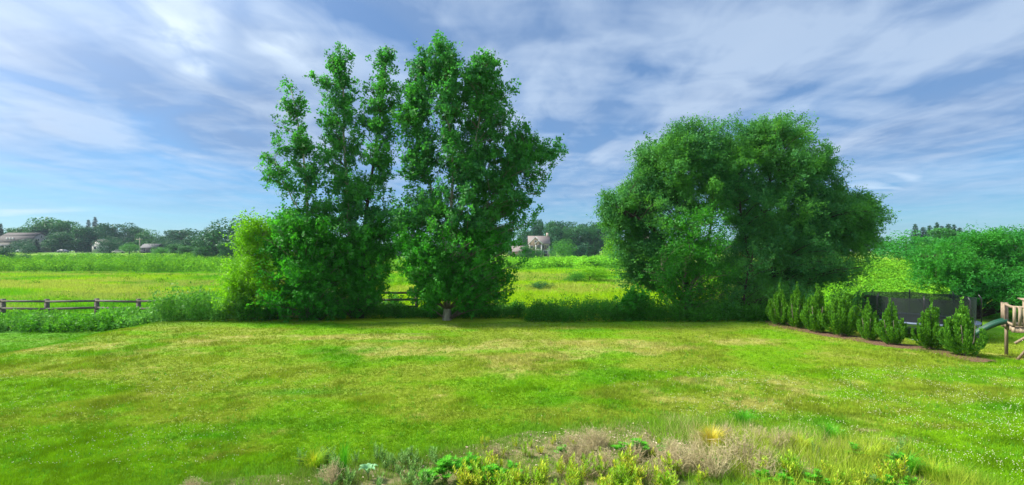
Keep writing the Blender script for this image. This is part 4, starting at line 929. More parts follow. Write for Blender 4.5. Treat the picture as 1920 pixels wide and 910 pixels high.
# ------------------------------------------------------------------ wooden play set
def playset():
    dP = 18.4; x0 = X(1903, dP); z0 = T(x0 + 1, dP + .3)
    root = empty('play_set', (x0, dP, z0), radians(-36), 'weathered wooden play set with a green slide at the right edge', 'play set')
    W_, D_, zf = 2.2, 1.6, 1.32
    def post(x, y, z1): b = MB(); b.box(x, y, (z1 - .1) / 2, .10, .10, z1 + .1); b.build('post', M['play'], root)
    for x, y, h in ((.45, .05, 2.15), (W_, .05, 2.6), (.05, D_, 2.15), (W_, D_, 2.6)): post(x, y, h)
    b = MB(); b.box(W_ / 2, -.02, zf - .08, W_ + .2, .04, .20); b.box(W_ / 2, D_ + .08, zf - .08, W_ + .2, .04, .20); b.box(-.03, D_ / 2, zf - .08, .04, D_ + .1, .20); b.build('deck_beam', M['play'], root)
    b = MB()
    for i in range(15): b.box(.1 + i * .148, D_ / 2 + .03, zf + .035, .13, D_ + .05, .03)
    b.build('deck_floor', M['play'], root)
    rl = MB(); rl.box(W_ / 2, -.045, zf + .80, W_ + .24, .05, .09); rl.box(W_ / 2, -.045, zf + .12, W_ + .24, .04, .09); rl.box(-.085, D_ / 2 + .02, zf + .80, .05, D_ + .05, .09); rl.box(-.085, D_ / 2 + .02, zf + .12, .04, D_ + .05, .09)
    rl.build('railing_rail', M['play'], root)
    for i in range(16):
        b = MB(); b.box(-.03 + i * .148, -.085, zf + .45, .095, .022, .74); b.build('railing_slat', M['play'], root)
    for i in range(4):
        b = MB(); b.box(-.125, D_ - .15 - i * .148, zf + .45, .022, .095, .74); b.build('railing_slat', M['play'], root)
    b = MB(); b.box(.75, .55, zf + 1.07, 1.0, .9, .05); b.box(.33, .3, zf + .58, .12, .12, .95); b.box(1.15, .3, zf + .58, .12, .12, .95); b.box(.75, .3, zf + .98, .95, .06, .1); b.build('shelf_roof', M['play'], root)
    # ladder at front
    b = MB(); b.bar((.10, -.75, -.02), (.42, -.06, zf), .05, .10); b.bar((.75, -.75, -.02), (.95, -.06, zf), .05, .10); b.build('ladder_rail', M['play'], root)
    for t in (.2, .42, .64, .86):
        b = MB(); b.bar((.10 + .32 * t, -.75 + .69 * t, (zf) * t), (.75 + .2 * t, -.75 + .69 * t, zf * t), .12, .035); b.build('ladder_step', M['play'], root)
    b = MB(); b.bar((-.0, 0.0, zf - .6), (.6, 0.0, zf - .05), .06, .09); b.bar((0.1, .3, 0), (.85, .3, zf), .05, .09); b.build('brace', M['play'], root)
    # wavy slide going left from the deck
    n_ = 26; t = np.linspace(0, 1, n_)
    sx = -.12 - 2.3 * t; sy = .75 - .35 * t; zc = zf * (1 - t) ** 1.15 + .10 * np.sin(t * 2 * pi * 1.3) * (1 - t) + .10
    b = MB(); prof = [(-.27, .16), (-.24, .17), (-.21, 0.02), (0, -.01), (.21, 0.02), (.24, .17), (.27, .16), (.24, -.03), (0, -.06), (-.24, -.03)]; Vv = []
    for i in range(n_):
        for a, hh in prof: Vv.append((sx[i], sy[i] + a, zc[i] + hh))
    m = len(prof)
    b.add(Vv, [(i * m + j, (i + 1) * m + j, (i + 1) * m + (j + 1) % m, i * m + (j + 1) % m) for i in range(n_ - 1) for j in range(m)])
    b.build('slide', M['slide'], root, smooth=True)
playset()

# ------------------------------------------------------------------ buildings
M['siding_grey'] = solid('grey_shingle_siding', (0.24, 0.23, 0.215), 0.8, 0.2, (0.2, 0.19, 0.18), 3, (1, 1, 8))
M['roof_brown'] = solid('brown_grey_shingles', (0.10, 0.093, 0.088), 0.9, 0.1, (0.075, 0.07, 0.067), 2, (1, 1, 6))
M['roof_mauve'] = solid('mauve_grey_shingles', (0.19, 0.165, 0.155), 0.9, 0.1, (0.15, 0.13, 0.12), 2, (1, 1, 6))
M['tan_siding'] = solid('tan_siding', (0.13, 0.105, 0.07), 0.8, 0.2, (0.11, 0.09, 0.06), 3, (1, 1, 9))
M['white'] = solid('white_trim', (0.44, 0.435, 0.42), 0.6, 0.3, (0.40, 0.39, 0.38), 2)
M['glass'] = solid('window_glass', (0.03, 0.04, 0.05), 0.15, 0.6)
M['brick'] = solid('pale_brick', (0.42, 0.35, 0.30), 0.9, 0.1, (0.33, 0.26, 0.22), 6)
M['ranch'] = solid('grey_ranch_siding', (0.085, 0.09, 0.095), 0.8)
def window(root, x, y, z, w_, h_, face='y', name='window'):
    b = MB(); fr = .12
    def bx(cx, cz, sx, sz, off, th=.08):
        if face == 'y': b.box(x + cx, y - off, z + cz, sx, th, sz)
        else: b.box(x + off, y + cx, z + cz, th, sx, sz)
    bx(0, h_ / 2, w_ + .2, fr, .05); bx(0, -h_ / 2, w_ + .2, fr, .05); bx(-w_ / 2 - .04, 0, fr, h_ - fr - .01, .05); bx(w_ / 2 + .04, 0, fr, h_ - fr - .01, .05)
    bx(0, 0, w_ - .06, .06, .04, .05)
    f = b.build(name, M['white'], root)
    b = MB(); bx(0, 0, w_ - .02, h_ - fr - .02, .005, .03); b.build('pane', M['glass'], f)
# gambrel barn
def barn():
    x0, x1, y0, y1 = -263.5, -246.5, 244.6, 255.4; zb = T(-255, 245); r = empty('gambrel_barn', (-255, 250, zb), 0, 'large barn house with a brown gambrel roof at the left edge', 'barn')
    ze = 7.9 - zb; zr = 12.5 - zb; zk = zr - 1.7
    L0, L1 = x0 + 255, x1 + 255; a, b_ = -5.4, 5.4
    prof = [(a, 0), (a, ze), (a * .62, zk), (0, zr), (b_ * .62, zk), (b_, ze), (b_, 0)]
    b = MB(); b.poly_prism(prof, L0, L1, 'x'); b.build('wall', M['siding_grey'], r)
    b = MB(); pr = [(a - .5, ze - .35), (a * .62, zk + .12), (0, zr + .15), (b_ * .62, zk + .12), (b_ + .5, ze - .35)]
    for (p, q_) in zip(pr[:-1], pr[1:]):
        n_ = np.array([-(q_[1] - p[1]), q_[0] - p[0]]); n_ = n_ / np.linalg.norm(n_) * .22
        b.poly_prism([p, q_, (q_[0] + n_[0], q_[1] + n_[1]), (p[0] + n_[0], p[1] + n_[1])], L0 - .5, L1 + .35, 'x')
    rf = b.build('roof', M['roof_brown'], r)
    for i in range(3):
        b = MB(); f_ = .52; yy = a + (a * .62 - a) * f_; zz_ = ze + (zk - ze) * f_; b.box(L0 + 4.0 + i * 1.5, yy - .35, zz_ + .15, .9, .35, 1.0); b.build('skylight', M['white'], rf)
    for yy, zz_ in ((-1.6, 6.6), (1.6, 6.6), (-2.8, 3.6), (.2, 3.6), (2.8, 3.6), (0, 8.2)): window(r, L1, yy, zz_, .9, 1.3, 'x')
    for xx in (2.5, 6): window(r, L0 + xx, a, 3.2, 1.1, 1.4, 'y')
    b = MB(); b.box(L0 + 3.5, a - 1.8, 3.6, 8, 3.4, .25); b.build('porch_roof', M['white'], r)
    for xx in (0.2, 3.5, 7.2):
        b = MB(); b.box(L0 + xx, a - 3.3, 1.7, .25, .25, 3.5); b.build('porch_post', M['white'], r)
    b = MB(); b.box(L1 + .08, -1.2, 1.2, .1, 2.6, 2.4); b.build('door', M['white'], r)
barn()
def small_house(name, px, d, w_, dep, ze, zr, wall, roof, label, gable_front=True, wz=3.0):
    x_ = X(px, d); z0 = T(x_, d); r = empty(name, (x_, d, z0), 0, label, 'house')
    b = MB(); b.poly_prism([(-w_ / 2, 0), (-w_ / 2, ze), (0, zr), (w_ / 2, ze), (w_ / 2, 0)], 0, dep, 'y') if gable_front else b.poly_prism([(0, 0), (0, ze), (dep / 2, zr), (dep, ze), (dep, 0)], -w_ / 2, w_ / 2, 'x')
    b.build('wall', wall, r); b = MB()
    if gable_front:
        for s in (-1, 1): b.poly_prism([(s * (w_ / 2 + .5), ze - .25), (0, zr + .1), (0, zr + .4), (s * (w_ / 2 + .5), ze + .05)], -.5, dep + .5, 'y')
    else:
        for p, q_ in (((-.6, ze - .25), (dep / 2, zr + .1)), ((dep + .6, ze - .25), (dep / 2, zr + .1))): b.poly_prism([p, q_, (q_[0], q_[1] + .3), (p[0], p[1] + .3)], -w_ / 2 - .5, w_ / 2 + .5, 'x')
    b.build('roof', roof, r)
    for xx in (-w_ / 4, w_ / 4): window(r, xx, 0, ze * .62, 1.1, 1.4)
    return r
small_house('white_house', 184, 250, 6.5, 5, 4.2, 6.6, M['white'], M['roof_brown'], 'small white house peeping out left of the round dark tree')
small_house('ranch_house', 278, 235, 7.5, 6, 2.6, 4.3, M['ranch'], M['ranch'], 'low grey ranch house beyond the brush right of the utility pole', False)
small_house('brick_house', 1216, 175, 9, 9, 4.2, 7.0, M['brick'], M['roof_mauve'], 'house with a pinkish roof glimpsed through the left willow', False)
def tan_house():
    d = 200; s = d / FPX; x0, x1 = X(992, d), X(1030, d); z0 = T((x0 + x1) / 2, d) - .3; r = empty('tan_house', ((x0 + x1) / 2, d, z0), 0, 'tan two storey house with white trimmed gables beyond the meadow', 'house')
    ox = (x0 + x1) / 2; w2 = (x1 - x0) / 2; ze = Z(457.5, d) - z0; zr = Z(443.5, d) - z0; dep = 9
    b = MB(); b.poly_prism([(0, 0), (0, ze), (dep / 2, zr), (dep, ze), (dep, 0)], -w2, w2, 'x')
    g0, g1 = -w2, X(1016, d) - ox; gc = (g0 + g1) / 2; zg_ = Z(445.5, d) - z0
    b.poly_prism([(g0, 0), (g0, ze), (gc, zg_), (g1, ze), (g1, 0)], -1.3, .2, 'y'); b.build('wall', M['tan_siding'], r)
    b = MB(); b.poly_prism([(-.5, ze - .2), (dep / 2, zr + .1), (dep / 2, zr + .35), (-.5, ze + .08)], -w2 - .4, w2 + .4, 'x'); b.poly_prism([(dep + .5, ze - .2), (dep / 2, zr + .1), (dep / 2, zr + .35), (dep + .5, ze + .08)], -w2 - .4, w2 + .4, 'x')
    for s_ in (-1, 1): b.poly_prism([(gc + s_ * (g1 - gc + .4), ze - .3), (gc, zg_ + .1), (gc, zg_ + .35), (gc + s_ * (g1 - gc + .4), ze + .0)], -1.25, 3.4, 'y')
    rf = b.build('roof', M['roof_mauve'], r)
    b = MB(); b.box(w2 - .5, dep / 2, zr + .5, .9, .9, 2.2); b.build('chimney', M['brick'], rf)
    b = MB()
    def vtrim(c, hw, zlo, zhi, yy):
        for s_ in (-1, 1): b.poly_prism([(c + s_ * hw, zlo - .3), (c, zhi - .05), (c, zhi + .36), (c + s_ * (hw + .2), zlo + .02)], yy, yy + .12, 'y')
    vtrim(gc, g1 - gc + .3, ze, zg_, -1.5)
    b.box(g0 + .08, -1.36, ze / 2, .3, .1, ze - .1); b.box(g1 - .1, -1.36, ze / 2, .3, .1, ze - .1); b.box((g1 + w2) / 2, -.06, ze - .35, w2 - g1, .1, .35); b.box(w2 - .12, -.06, ze / 2 - .2, .3, .1, ze - .5)
    b.build('trim', M['white'], r)
    # entry gable
    e0, e1 = X(1003, d) - ox, X(1015.5, d) - ox; ec = (e0 + e1) / 2; zeg = Z(451, d) - z0
    b = MB(); b.poly_prism([(e0 + .3, 0), (e0 + .3, ze), (ec, zeg - .2), (e1 - .3, ze), (e1 - .3, 0)], -2.4, -1.32, 'y'); p_ = b.build('porch_gable', M['tan_siding'], r)
    b = MB()
    for s_ in (-1, 1): b.poly_prism([(ec + s_ * (e1 - ec + .1), ze - .35), (ec, zeg - .25), (ec, zeg + .12), (ec + s_ * (e1 - ec + .3), ze)], -2.56, -2.42, 'y')
    for xx in (e0 + .2, e1 - .2): b.box(xx, -2.47, ze / 2 - .2, .4, .12, ze - .4)
    b.box(ec, -2.47, ze * .62, e1 - e0 - .8, .12, .5); b.build('trim', M['white'], p_)
    window(p_, ec, -2.42, ze * .83, 1.3, 1.2); window(p_, ec, -2.42, ze * .3, 1.4, 2.2)
    window(r, g0 + 1.1, -1.3, ze * .80, .9, 1.2); window(r, g0 + 1.1, -1.3, ze * .3, .9, 1.5); window(r, gc, -1.3, ze + 1.0, .8, .8)
    bxm = X(1023, d) - ox
    window(r, bxm + .9, 0, ze * .82, .9, 1.1); window(r, bxm - .9, 0, ze * .82, .9, 1.1)
    b = MB(); b.box(bxm, -.5, ze * .31, 2.2, .9, ze * .62); b.build('bay', M['white'], r); window(r, bxm, -.96, ze * .38, 1.5, 2.6)
    b = MB(); b.poly_prism([(2, 0), (2, 3.4), (5, 5.4), (8, 3.4), (8, 0)], -w2 - 7, -w2 - .02, 'x'); gr = b.build('garage_wing', M['tan_siding'], r)
    b = MB(); b.poly_prism([(1.5, 3.2), (5, 5.5), (8.5, 3.2), (8.5, 3.4), (5, 5.75), (1.5, 3.4)], -w2 - 7.3, -w2 - .05, 'x'); b.build('roof', M['roof_mauve'], gr)
tan_house()
# road, pole and cars at far left
b = MB(); xs = np.linspace(-420, -120, 90); yc = 232 + 6 * np.sin(xs * .02)
Vv = []
for i, xx in enumerate(xs):
    for dy in (-3.4, 0, 3.4): Vv.append((xx, yc[i] + dy, T(xx, yc[i] + dy) + .22))
b.add(Vv, [(i * 3 + j, (i + 1) * 3 + j, (i + 1) * 3 + j + 1, i * 3 + j + 1) for i in range(89) for j in range(2)])
tag(b.build('road', M['road'], smooth=True), kind='structure')
def pole(px, d, top):
    x_ = X(px, d); z0 = T(x_, d); r = empty('utility_pole', (x_, d, z0), 0, 'wooden utility pole with a crossarm before the far treeline', 'utility pole')
    h = Z(top, d) - z0; b = MB(); b.tube([(0, 0, -.3), (0, 0, h)], [.24, .17], 8); b.build('shaft', M['bark_pale'], r)
    b = MB(); b.box(0, -.25, h - .8, 3.2, .16, .22); b.build('crossarm', M['bark_pale'], r)
    for xx in (-1.4, -.6, .6, 1.4): b = MB(); b.tube([(xx, -.25, h - .7), (xx, -.25, h - .4)], .07, 6); b.build('insulator', M['white'], r)
pole(262, 225, 446)
def car(px, d, c, label, rz=0):
    x_ = X(px, d); z0 = T(x_, d) + .25; r = empty('parked_car', (x_, d, z0), rz, label, 'car'); mt = solid('car_paint', c, .3, .6, c)
    b = MB(); b.poly_prism([(-2.3, .35), (-2.35, .75), (-2.2, .95), (-1.3, 1.02), (1.5, 1.02), (2.1, .9), (2.3, .7), (2.3, .35)], -.88, .88, 'y'); b.poly_prism([(-1.75, 1.0), (-1.25, 1.45), (-.9, 1.52), (.6, 1.52), (.95, 1.45), (1.5, 1.0)], -.76, .76, 'y')
    o = b.build('body', mt, r); md = o.modifiers.new('bevel', 'BEVEL'); md.width = .06; md.segments = 2
    b = MB(); b.poly_prism([(-1.5, 1.06), (-1.12, 1.42), (.75, 1.42), (1.2, 1.06)], -.775, .775, 'y'); b.build('side_window', M['glass'], r)
    for sx in (-1.45, 1.45):
        for sy in (-.86, .86): b = MB(); b.tube([(sx, sy - .1, .33), (sx, sy + .1, .33)], .33, 14); b.build('wheel', M['matblack'], r)
car(42, 222, (.7, .7, .7), 'white car parked in front of the barn'); car(118, 224, (.10, .11, .13), 'dark car on the road right of the barn'); car(223, 212, (.42, .38, .33), 'beige car at the meadow edge left of the bright round tree', .4)

# ------------------------------------------------------------------ foreground bed: clover, chips, weeds
def clover():
    P = []
    for (px0, px1, py0, py1, n_) in ((-60, 460, 700, 880, 1500), (200, 620, 690, 790, 450), (1250, 1960, 690, 910, 6500), (1560, 1960, 690, 760, 900), (60, 1960, 620, 900, 500), (1130, 1400, 690, 730, 200)):
        x_, y_ = sample_px(n_, px0, px1, py0, py1); cl = fbm(x_, y_, .8, 3, 101); k_ = cl + rng.uniform(-.15, .15, n_) > .50
        P.append(np.stack([x_[k_], y_[k_]], 1))
    P = np.concatenate(P); k_ = ~((P[:, 1] < bed_top(P[:, 0])) & (np.abs(P[:, 0]) < 6.5)) & place_ok(P[:, 0], P[:, 1]); P = P[k_]; n_ = len(P)
    z = terrain(P[:, 0], P[:, 1]) + rng.uniform(.045, .085, n_); C = np.stack([P[:, 0], P[:, 1], z], 1)
    s = rng.uniform(.004, .0095, n_)[:, None] * (0.75 + P[:, 1:2] / 24)
    oc = np.array([[1, 0, 0], [0, 1, 0], [-1, 0, 0], [0, -1, 0], [0, 0, .9], [0, 0, -.9]], float)
    Vv = (C[:, None, :] + oc[None] * s[:, None, :]).reshape(-1, 3)
    f = np.array([(0, 1, 4), (1, 2, 4), (2, 3, 4), (3, 0, 4), (1, 0, 5), (2, 1, 5), (3, 2, 5), (0, 3, 5)])
    b = MB(); b.add(Vv, (f[None] + (np.arange(n_) * 6)[:, None, None]).reshape(-1, 3))
    tag(b.build('clover_flowers', M['clover']), 'tiny white clover flowers dotted through the lawn', 'flowers', kind='stuff')
clover()
def chips():
    n_ = 9000; x_ = rng.uniform(-4.6, 5.6, n_); y_ = rng.uniform(5.6, 9.7, n_)
    dens = np.clip(blob(x_, y_, 1.0, 8.9, 2.4, .8) + .7 * blob(x_, y_, 2.8, 8.0, 1.1, .9) + .5 * blob(x_, y_, -2.6, 6.9, 1.2, .5), 0, 1) + .08
    k_ = (y_ < bed_top(x_)) & (rng.uniform(0, 1, n_) < dens); x_, y_ = x_[k_], y_[k_]; n_ = len(x_)
    P = np.stack([x_, y_, terrain(x_, y_) + rng.uniform(.03, .07, n_)], 1); D = unit(rng.normal(0, 1, (n_, 3)) * (1, 1, .25)); s = rng.uniform(.02, .055, n_)
    up = unit(np.array([0, 0, 1.0]) + rng.normal(0, .35, (n_, 3))); Vv, F = leafq(P, D, s, s * .6, up); c_ = np.repeat(rng.uniform(.45, 1.35, (n_, 1)) * np.ones((1, 3)), 4, 0)
    b = MB(); b.add(Vv, F, c_); tag(b.build('wood_chips', M['chips']), 'weathered wood chips strewn over the planting bed', 'wood chips', kind='stuff')
chips()
# wild grass of the bed
def wild():
    b = MB()
    for (xa, xb, ya, yb, n_, hh, ww, col, seed) in (
            (2.6, 7.2, 6.0, 9.6, 9000, .22, .008, (.17, .33, .022), 1), (3.4, 6.8, 5.8, 8.6, 5000, .34, .009, (.30, .40, .04), 2), (-4.6, -.6, 5.9, 8.3, 7000, .16, .007, (.17, .25, .05), 3),
            (-1.2, 2.8, 5.9, 9.3, 5000, .12, .007, (.18, .32, .03), 4), (-.6, 3.4, 7.0, 9.6, 2600, .16, .005, (.42, .36, .17), 5), (3.0, 6.0, 7.5, 9.8, 1500, .30, .006, (.42, .38, .18), 6)):
        x_ = rng.uniform(xa, xb, n_); y_ = rng.uniform(ya, yb, n_); k_ = (y_ < bed_top(x_) + .15) & (fbm(x_, y_, .5, 3, 200 + seed) > .45); x_, y_ = x_[k_], y_[k_]; m = len(x_)
        b.add(*blades(m, x_, y_, hh * rng.uniform(.5, 1.3, m), np.full(m, ww), np.array(col)[None] * rng.uniform(.7, 1.3, (m, 1)), .9, 4, .035))
    # ragged lawn edge
    n_ = 9000; x_ = rng.uniform(-7, 7.4, n_); y_ = bed_top(x_) - .12 + rng.normal(.0, .30, n_)
    b.add(*blades(n_, x_, y_, rng.uniform(.06, .16, n_), np.full(n_, .007), np.array([[.13, .28, .02]]) * rng.uniform(.7, 1.4, (n_, 1)), .8, 4, .03))
    # tufts scattered over lawn
    n_ = 1500; x_, y_ = sample_px(n_, 0, 1920, 630, 900); xx = np.repeat(x_, 5) + rng.normal(0, .06, n_ * 5); yy = np.repeat(y_, 5) + rng.normal(0, .06, n_ * 5)
    b.add(*blades(n_ * 5, xx, yy, rng.uniform(.05, .11, n_ * 5), .008 + yy * .0003, np.array([[.10, .27, .018]]) * rng.uniform(.8, 1.4, (n_ * 5, 1)), .9, 3, .02))
    tag(b.build('wild_grass', M['blade']), 'unmown green and straw grass tufts growing in and around the foreground bed', 'grass', kind='stuff')
wild()

def plant_yellow(seed):
    r = np.random.default_rng(seed); st = MB(); lf = MB()
    for i in range(5):
        h = r.uniform(.26, .44); a = r.uniform(0, 6.3); o = r.uniform(0, .13); p0 = np.array([cos(a) * o * .5, sin(a) * o * .5, -.02]); p2 = np.array([cos(a) * o * 2, sin(a) * o * 2, h])
        Q = bez(p0, (p0 + p2) / 2 + (0, 0, .05), p2, 8); st.tube(Q, np.linspace(.006, .003, 8), 4)
        k_ = 26; t = np.linspace(.25, 1, k_); ii = np.clip((t * 7).astype(int), 0, 6); p = Q[ii] + (Q[ii + 1] - Q[ii]) * ((t * 7) - ii)[:, None]
        az = np.arange(k_) * 2.4 + r.uniform(0, 6); D = unit(np.stack([np.cos(az), np.sin(az), .45 + .8 * t], 1)); L = .105 * (1.2 - .55 * t) * r.uniform(.8, 1.2, k_)
        up = np.tile([0, 0, 1.0], (k_, 1)) + r.normal(0, .2, (k_, 3)); lf.add(*leafq(p, D, L, L * .28, unit(up)))
    return st.mesh('stem'), lf.mesh('leaves')
def plant_green(seed, R=.24, H=.32):
    r = np.random.default_rng(seed); st = MB(); lf = MB()
    for i in range(16):
        a = r.uniform(0, 6.3); o = R * r.uniform(.1, 1); h = H * (1.05 - .45 * o / R) * r.uniform(.8, 1.1); p2 = np.array([cos(a) * o, sin(a) * o, h]); Q = bez(np.array([0, 0, 0.]), p2 * (.5, .5, .7), p2, 6); st.tube(Q, .004, 4)
        for lev in (.6, .8, 1.0):
            c_ = Q[int(lev * 5)]; k_ = 9; az = np.arange(k_) * 2 * pi / k_ + r.uniform(0, 1); D = unit(np.stack([np.cos(az), np.sin(az), np.full(k_, .35 + r.uniform(-.2, .3))], 1)); L = r.uniform(.06, .09, k_)
            lf.add(*leafq(np.repeat(c_[None], k_, 0), D, L, L * .30, unit(np.tile([0, 0, 1.0], (k_, 1)) + r.normal(0, .15, (k_, 3)))))
    return st.mesh('stem'), lf.mesh('leaves')
def plant_dead(seed, R=.34, H=.40):
    r = np.random.default_rng(seed); st = MB()
    for i in range(95):
        a = r.uniform(0, 6.3); o = R * r.uniform(.1, 1); p2 = np.array([cos(a) * o, sin(a) * o, H * (1.05 - .5 * (o / R) ** 2) * r.uniform(.6, 1.1)]); p0 = np.array([cos(a), sin(a), 0]) * r.uniform(0, .08)
        Q = bez(p0, (p0 + p2) / 2 + r.normal(0, .05, 3), p2, 5); st.tube(Q, np.linspace(.0045, .0018, 5), 3, cap=False)
        for j in range(4): s = Q[r.integers(2, 5)]; e = s + r.normal(0, 1, 3) * (.05, .05, .04) + (0, 0, .03); st.tube([s, (s + e) / 2 + r.normal(0, .01, 3), e], [.0028, .002, .0012], 3, cap=False)
    return st.mesh('twigs')
def inst(name, meshes, x_, y_, s, label, cat, group=None):
    z = T(x_, y_) + .01
    if len(meshes) == 1:
        o = bpy.data.objects.new(name, meshes[0]); COL.objects.link(o); o.location = (x_, y_, z); o.rotation_euler = (0, 0, rng.uniform(0, 6)); o.scale = (s, s, s * rng.uniform(.85, 1.15)); return tag(o, label, cat, group)
    r_ = empty(name, (x_, y_, z), rng.uniform(0, 6), label, cat, group); r_.scale = (s, s, s * rng.uniform(.85, 1.15))
    for me in meshes: o = bpy.data.objects.new(me.name.split('.')[0], me); COL.objects.link(o); o.parent = r_
    return r_
ypr = [plant_yellow(s) for s in range(4)]
for st, lf in ypr: st.materials.append(M['brownstem']); lf.materials.append(M['weedyel'])
gpr = [plant_green(40 + s) for s in range(3)]
for st, lf in gpr: st.materials.append(M['stem']); lf.materials.append(M['weedgrn'])
greyp = [(s_, l_.copy()) for s_, l_ in ((plant_yellow(60)), (plant_yellow(61)))]
for st, lf in greyp: st.materials.append(M['stem']); lf.materials.clear(); lf.materials.append(M['weedgrey'])
dpr = [plant_dead(80 + s) for s in range(3)]
for me in dpr: me.materials.append(M['dead'])
GY_ = 'yellow green leafy weeds in the foreground bed'
for i in range(104):
    if i < 70: px, py = rng.uniform(890, 1310), rng.uniform(886, 945)
    elif i < 90: px, py = rng.uniform(1430, 1720), rng.uniform(895, 940)
    else: px, py = rng.uniform(860, 960), rng.uniform(888, 930)
    x_, y_ = at(px, py); inst('goldenrod_plant', ypr[i % 4], x_, y_, rng.uniform(.6, .92), 'yellow green leafy weed ' + ('crowding the right side of the vivid green bushes' if px < 985 else 'in the left half of the bottom crowd' if px < 1100 else 'in the crowd below the wood chips' if px < 1225 else 'at the crowd end under the dead bushes' if px < 1320 else 'scattered in the tall grass at the bottom right'), 'plant', GY_)
for i in range(26):
    px, py = rng.uniform(900, 1250), rng.uniform(830, 870); x_, y_ = at(px, py); inst('goldenrod_plant', ypr[i % 4], x_, y_, rng.uniform(.25, .5), 'small yellowish weed shoot among the wood chips', 'plant', 'small yellowish shoots among the wood chips')
for i, (px, py, s, lab) in enumerate(((835, 905, 1.15, 'large vivid green bushy weed at the left end of the weedy bed'), (880, 895, 1.0, 'vivid green bushy weed touching the large one at its right'), (800, 915, .8, 'vivid green weed low at the bottom left of the large one'),
        (925, 915, .9, 'vivid green weed between the large one and the yellow weeds'), (960, 895, .7, 'small vivid green weed at the start of the yellow weeds'), (1195, 862, 1.0, 'vivid green bushy weed in the middle of the wood chips'),
        (1165, 858, .7, 'low vivid green weed left of the middle bushy one'), (1245, 858, .6, 'small green weed right of the middle bushy one'), (1055, 862, .6, 'single bright green weed rising from the pale chips'), (1340, 880, .5, 'small green weed between the dead bushes'))):
    x_, y_ = at(px, py); inst('lupin_plant', gpr[i % 3], x_, y_, s, lab, 'plant', 'vivid green bushy weeds in the bed')
for i, (px, py, s, lab) in enumerate(((1290, 892, 1.1, 'grey brown dead bush at the right of the yellow weeds'), (1340, 900, 1.2, 'large dead twiggy bush below the golden grass'), (1390, 880, 1.2, 'tallest dead twiggy bush right of the golden grass'), (1430, 905, 1.0, 'dead twiggy bush at the start of the tall green grass'),
        (1250, 880, .7, 'small pale dead bush beside fallen stems'), (1110, 845, .9, 'flat dead bush at the far edge of the wood chips'), (1070, 838, .7, 'small dead bush left of the flat one at the far edge'), (930, 858, .6, 'dead brown tuft above the vivid green weeds'), (620, 912, .7, 'dead brown tuft left of the pale big leaved plant'),
        (1420, 835, .8, 'thin dead bush standing behind in the green grass'), (360, 922, .5, 'dead tuft at the bottom left edge of the lawn'), (1310, 850, .6, 'small dead tuft beside the golden grass'))):
    x_, y_ = at(px, py); inst('dead_bush', [dpr[i % 3]], x_, y_, s, lab, 'dead bush', 'dead twiggy bushes in the bed')
for i in range(26):
    px, py = rng.uniform(1030, 1470), rng.uniform(832, 905); x_, y_ = at(px, py)
    inst('dead_bush', [dpr[i % 3]], x_, y_, rng.uniform(.4, .85), 'small dry tan tuft in the tangle between the dead bushes and the wood chips', 'dead bush', 'small dry tufts tangled through the bed')
for i in range(34):
    px, py = rng.uniform(560, 830), rng.uniform(862, 930); x_, y_ = at(px, py); inst('mugwort_plant', greyp[i % 2], x_, y_, rng.uniform(.35, .75), 'grey green weed in the grassy left part of the bed', 'plant', 'grey green weeds left of the vivid green ones')
for i in range(22):
    px, py = rng.uniform(1380, 1720), rng.uniform(850, 935); x_, y_ = at(px, py); inst('tansy_plant', (gpr + greyp)[i % 5], x_, y_, rng.uniform(.4, .8), 'leafy weed in the tall grass at the right of the bed', 'plant', 'leafy weeds in the tall grass')
# golden grass clump and long green clumps
def clump(name, px, py, n_, h, spread, mat, label, cat, col=None, w_=.006, grp=None):
    x_, y_ = at(px, py); z0 = T(x_, y_); b = MB(); a = rng.uniform(0, 2 * pi, n_); r0 = rng.uniform(0, spread * .4, n_); P0 = np.stack([np.cos(a) * r0, np.sin(a) * r0, 0 * a], 1)
    hh = h * rng.uniform(.55, 1.1, n_); out = rng.uniform(.1, 1, n_) * spread; P1 = P0 + np.stack([np.cos(a) * out * .4, np.sin(a) * out * .4, hh * .7], 1); P2 = P0 + np.stack([np.cos(a) * out * 1.3, np.sin(a) * out * 1.3, hh * rng.uniform(.75, 1.05, n_)], 1)
    s = np.stack([-np.sin(a), np.cos(a), 0 * a], 1) * w_ / 2
    V_ = np.stack([P0 - s, P0 + s, P1 + s * .8, P1 - s * .8, P2], 1).reshape(-1, 3); k_ = np.arange(n_) * 5
    b.add(V_, np.stack([k_, k_ + 1, k_ + 2, k_ + 3], 1)); b.f.append(np.stack([k_ + 3, k_ + 2, k_ + 4], 1))
    o = b.build(name, mat); o.location = (x_, y_, z0); return tag(o, label, cat, grp)
clump('golden_grass_clump', 1335, 846, 420, .42, .28, M['gold'], 'golden yellow ornamental grass clump in the middle of the bed', 'grass clump')
clump('tall_grass_clump', 645, 890, 90, .62, .16, M['weedgrn'], 'tall thin green grass clump left of the pale big leaved plant', 'grass clump')
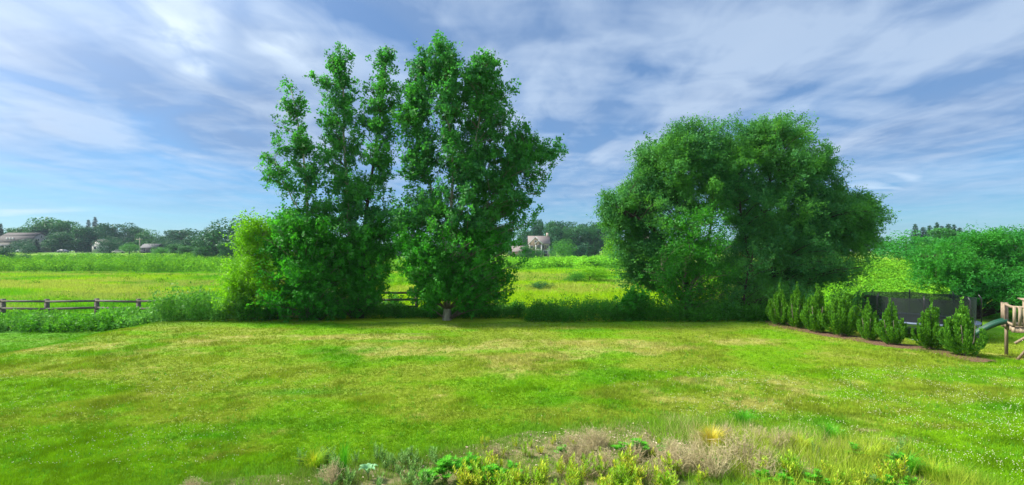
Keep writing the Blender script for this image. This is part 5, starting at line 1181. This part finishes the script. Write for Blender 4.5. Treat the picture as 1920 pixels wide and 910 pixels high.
for i, (px, py, lab) in enumerate(((1500, 850, 'arching green grass clump right behind the dead bushes'), (1560, 830, 'fresh green grass clump at the far side of the bed'), (1620, 870, 'broad green grass clump near the bare soil'), (1700, 890, 'long green grass clump near the right end of the bed'),
        (1750, 905, 'last long grass clump at the right end of the bed'), (1480, 900, 'long green grass clump at the bottom right of the dead bushes'), (590, 880, 'short green tuft at the left end of the bed'), (1395, 800, 'small bright tuft on the lawn behind the golden grass'))):
    clump('long_grass_clump', px, py, 240, .34, .28, M['weedgrn'] if i % 2 else M['weedyel'], lab, 'grass clump', w_=.008, grp='long grass clumps of the bed')
def bigleaf():
    x_, y_ = at(690, 902); r_ = empty('mullein_plant', (x_, y_, T(x_, y_)), 0, 'plant with large pale blue green lobed leaves near the bottom edge', 'plant')
    for i in range(7):
        a = i * .9 + .3; L = rng.uniform(.10, .17); b = MB(); k_ = 9; t = np.linspace(0, 1, k_); V_ = []
        for j in range(k_):
            wd = .032 * math.sin(pi * min(1, t[j] * .92 + .05)) * (1 + .45 * (j % 2)); h = .12 + .12 * math.sin(t[j] * 2.2); cx, cyy = cos(a) * L * t[j], sin(a) * L * t[j]
            V_ += [(cx - sin(a) * wd, cyy + cos(a) * wd, h + .01), (cx, cyy, h - .008), (cx + sin(a) * wd, cyy - cos(a) * wd, h + .01)]
        b.add(V_, [(j * 3 + q_, (j + 1) * 3 + q_, (j + 1) * 3 + q_ + 1, j * 3 + q_ + 1) for j in range(k_ - 1) for q_ in range(2)]); b.build('leaf', M['bigleaf'], r_, smooth=True)
    b = MB(); b.tube([(0, 0, -.02), (0, 0, .14)], .012, 6); b.build('stem', M['stem'], r_)
bigleaf()

# ------------------------------------------------------------------ haze
HX = float(max(np.abs(gx).max(), np.abs(gy).max())) + 20
def haze():
    m, t = mat_base('haze_air'); pv = nd(t, 'ShaderNodeVolumePrincipled'); pv.inputs['Color'].default_value = (.62, .80, 1.0, 1); pv.inputs['Density'].default_value = 0.00015; pv.inputs['Anisotropy'].default_value = .1
    o = nd(t, 'ShaderNodeOutputMaterial'); t.links.new(pv.outputs[0], o.inputs['Volume'])
    b = MB(); b.box(0, 0, 15, 2*HX, 2*HX, 44); ob = b.build('haze', m); tag(ob, 'thin bluish summer haze softening the far trees', 'haze', kind='stuff'); return ob
HAZE = True
if HAZE: haze()
print('total faces', sum(len(o.data.polygons) for o in scene.objects if o.type == 'MESH'))
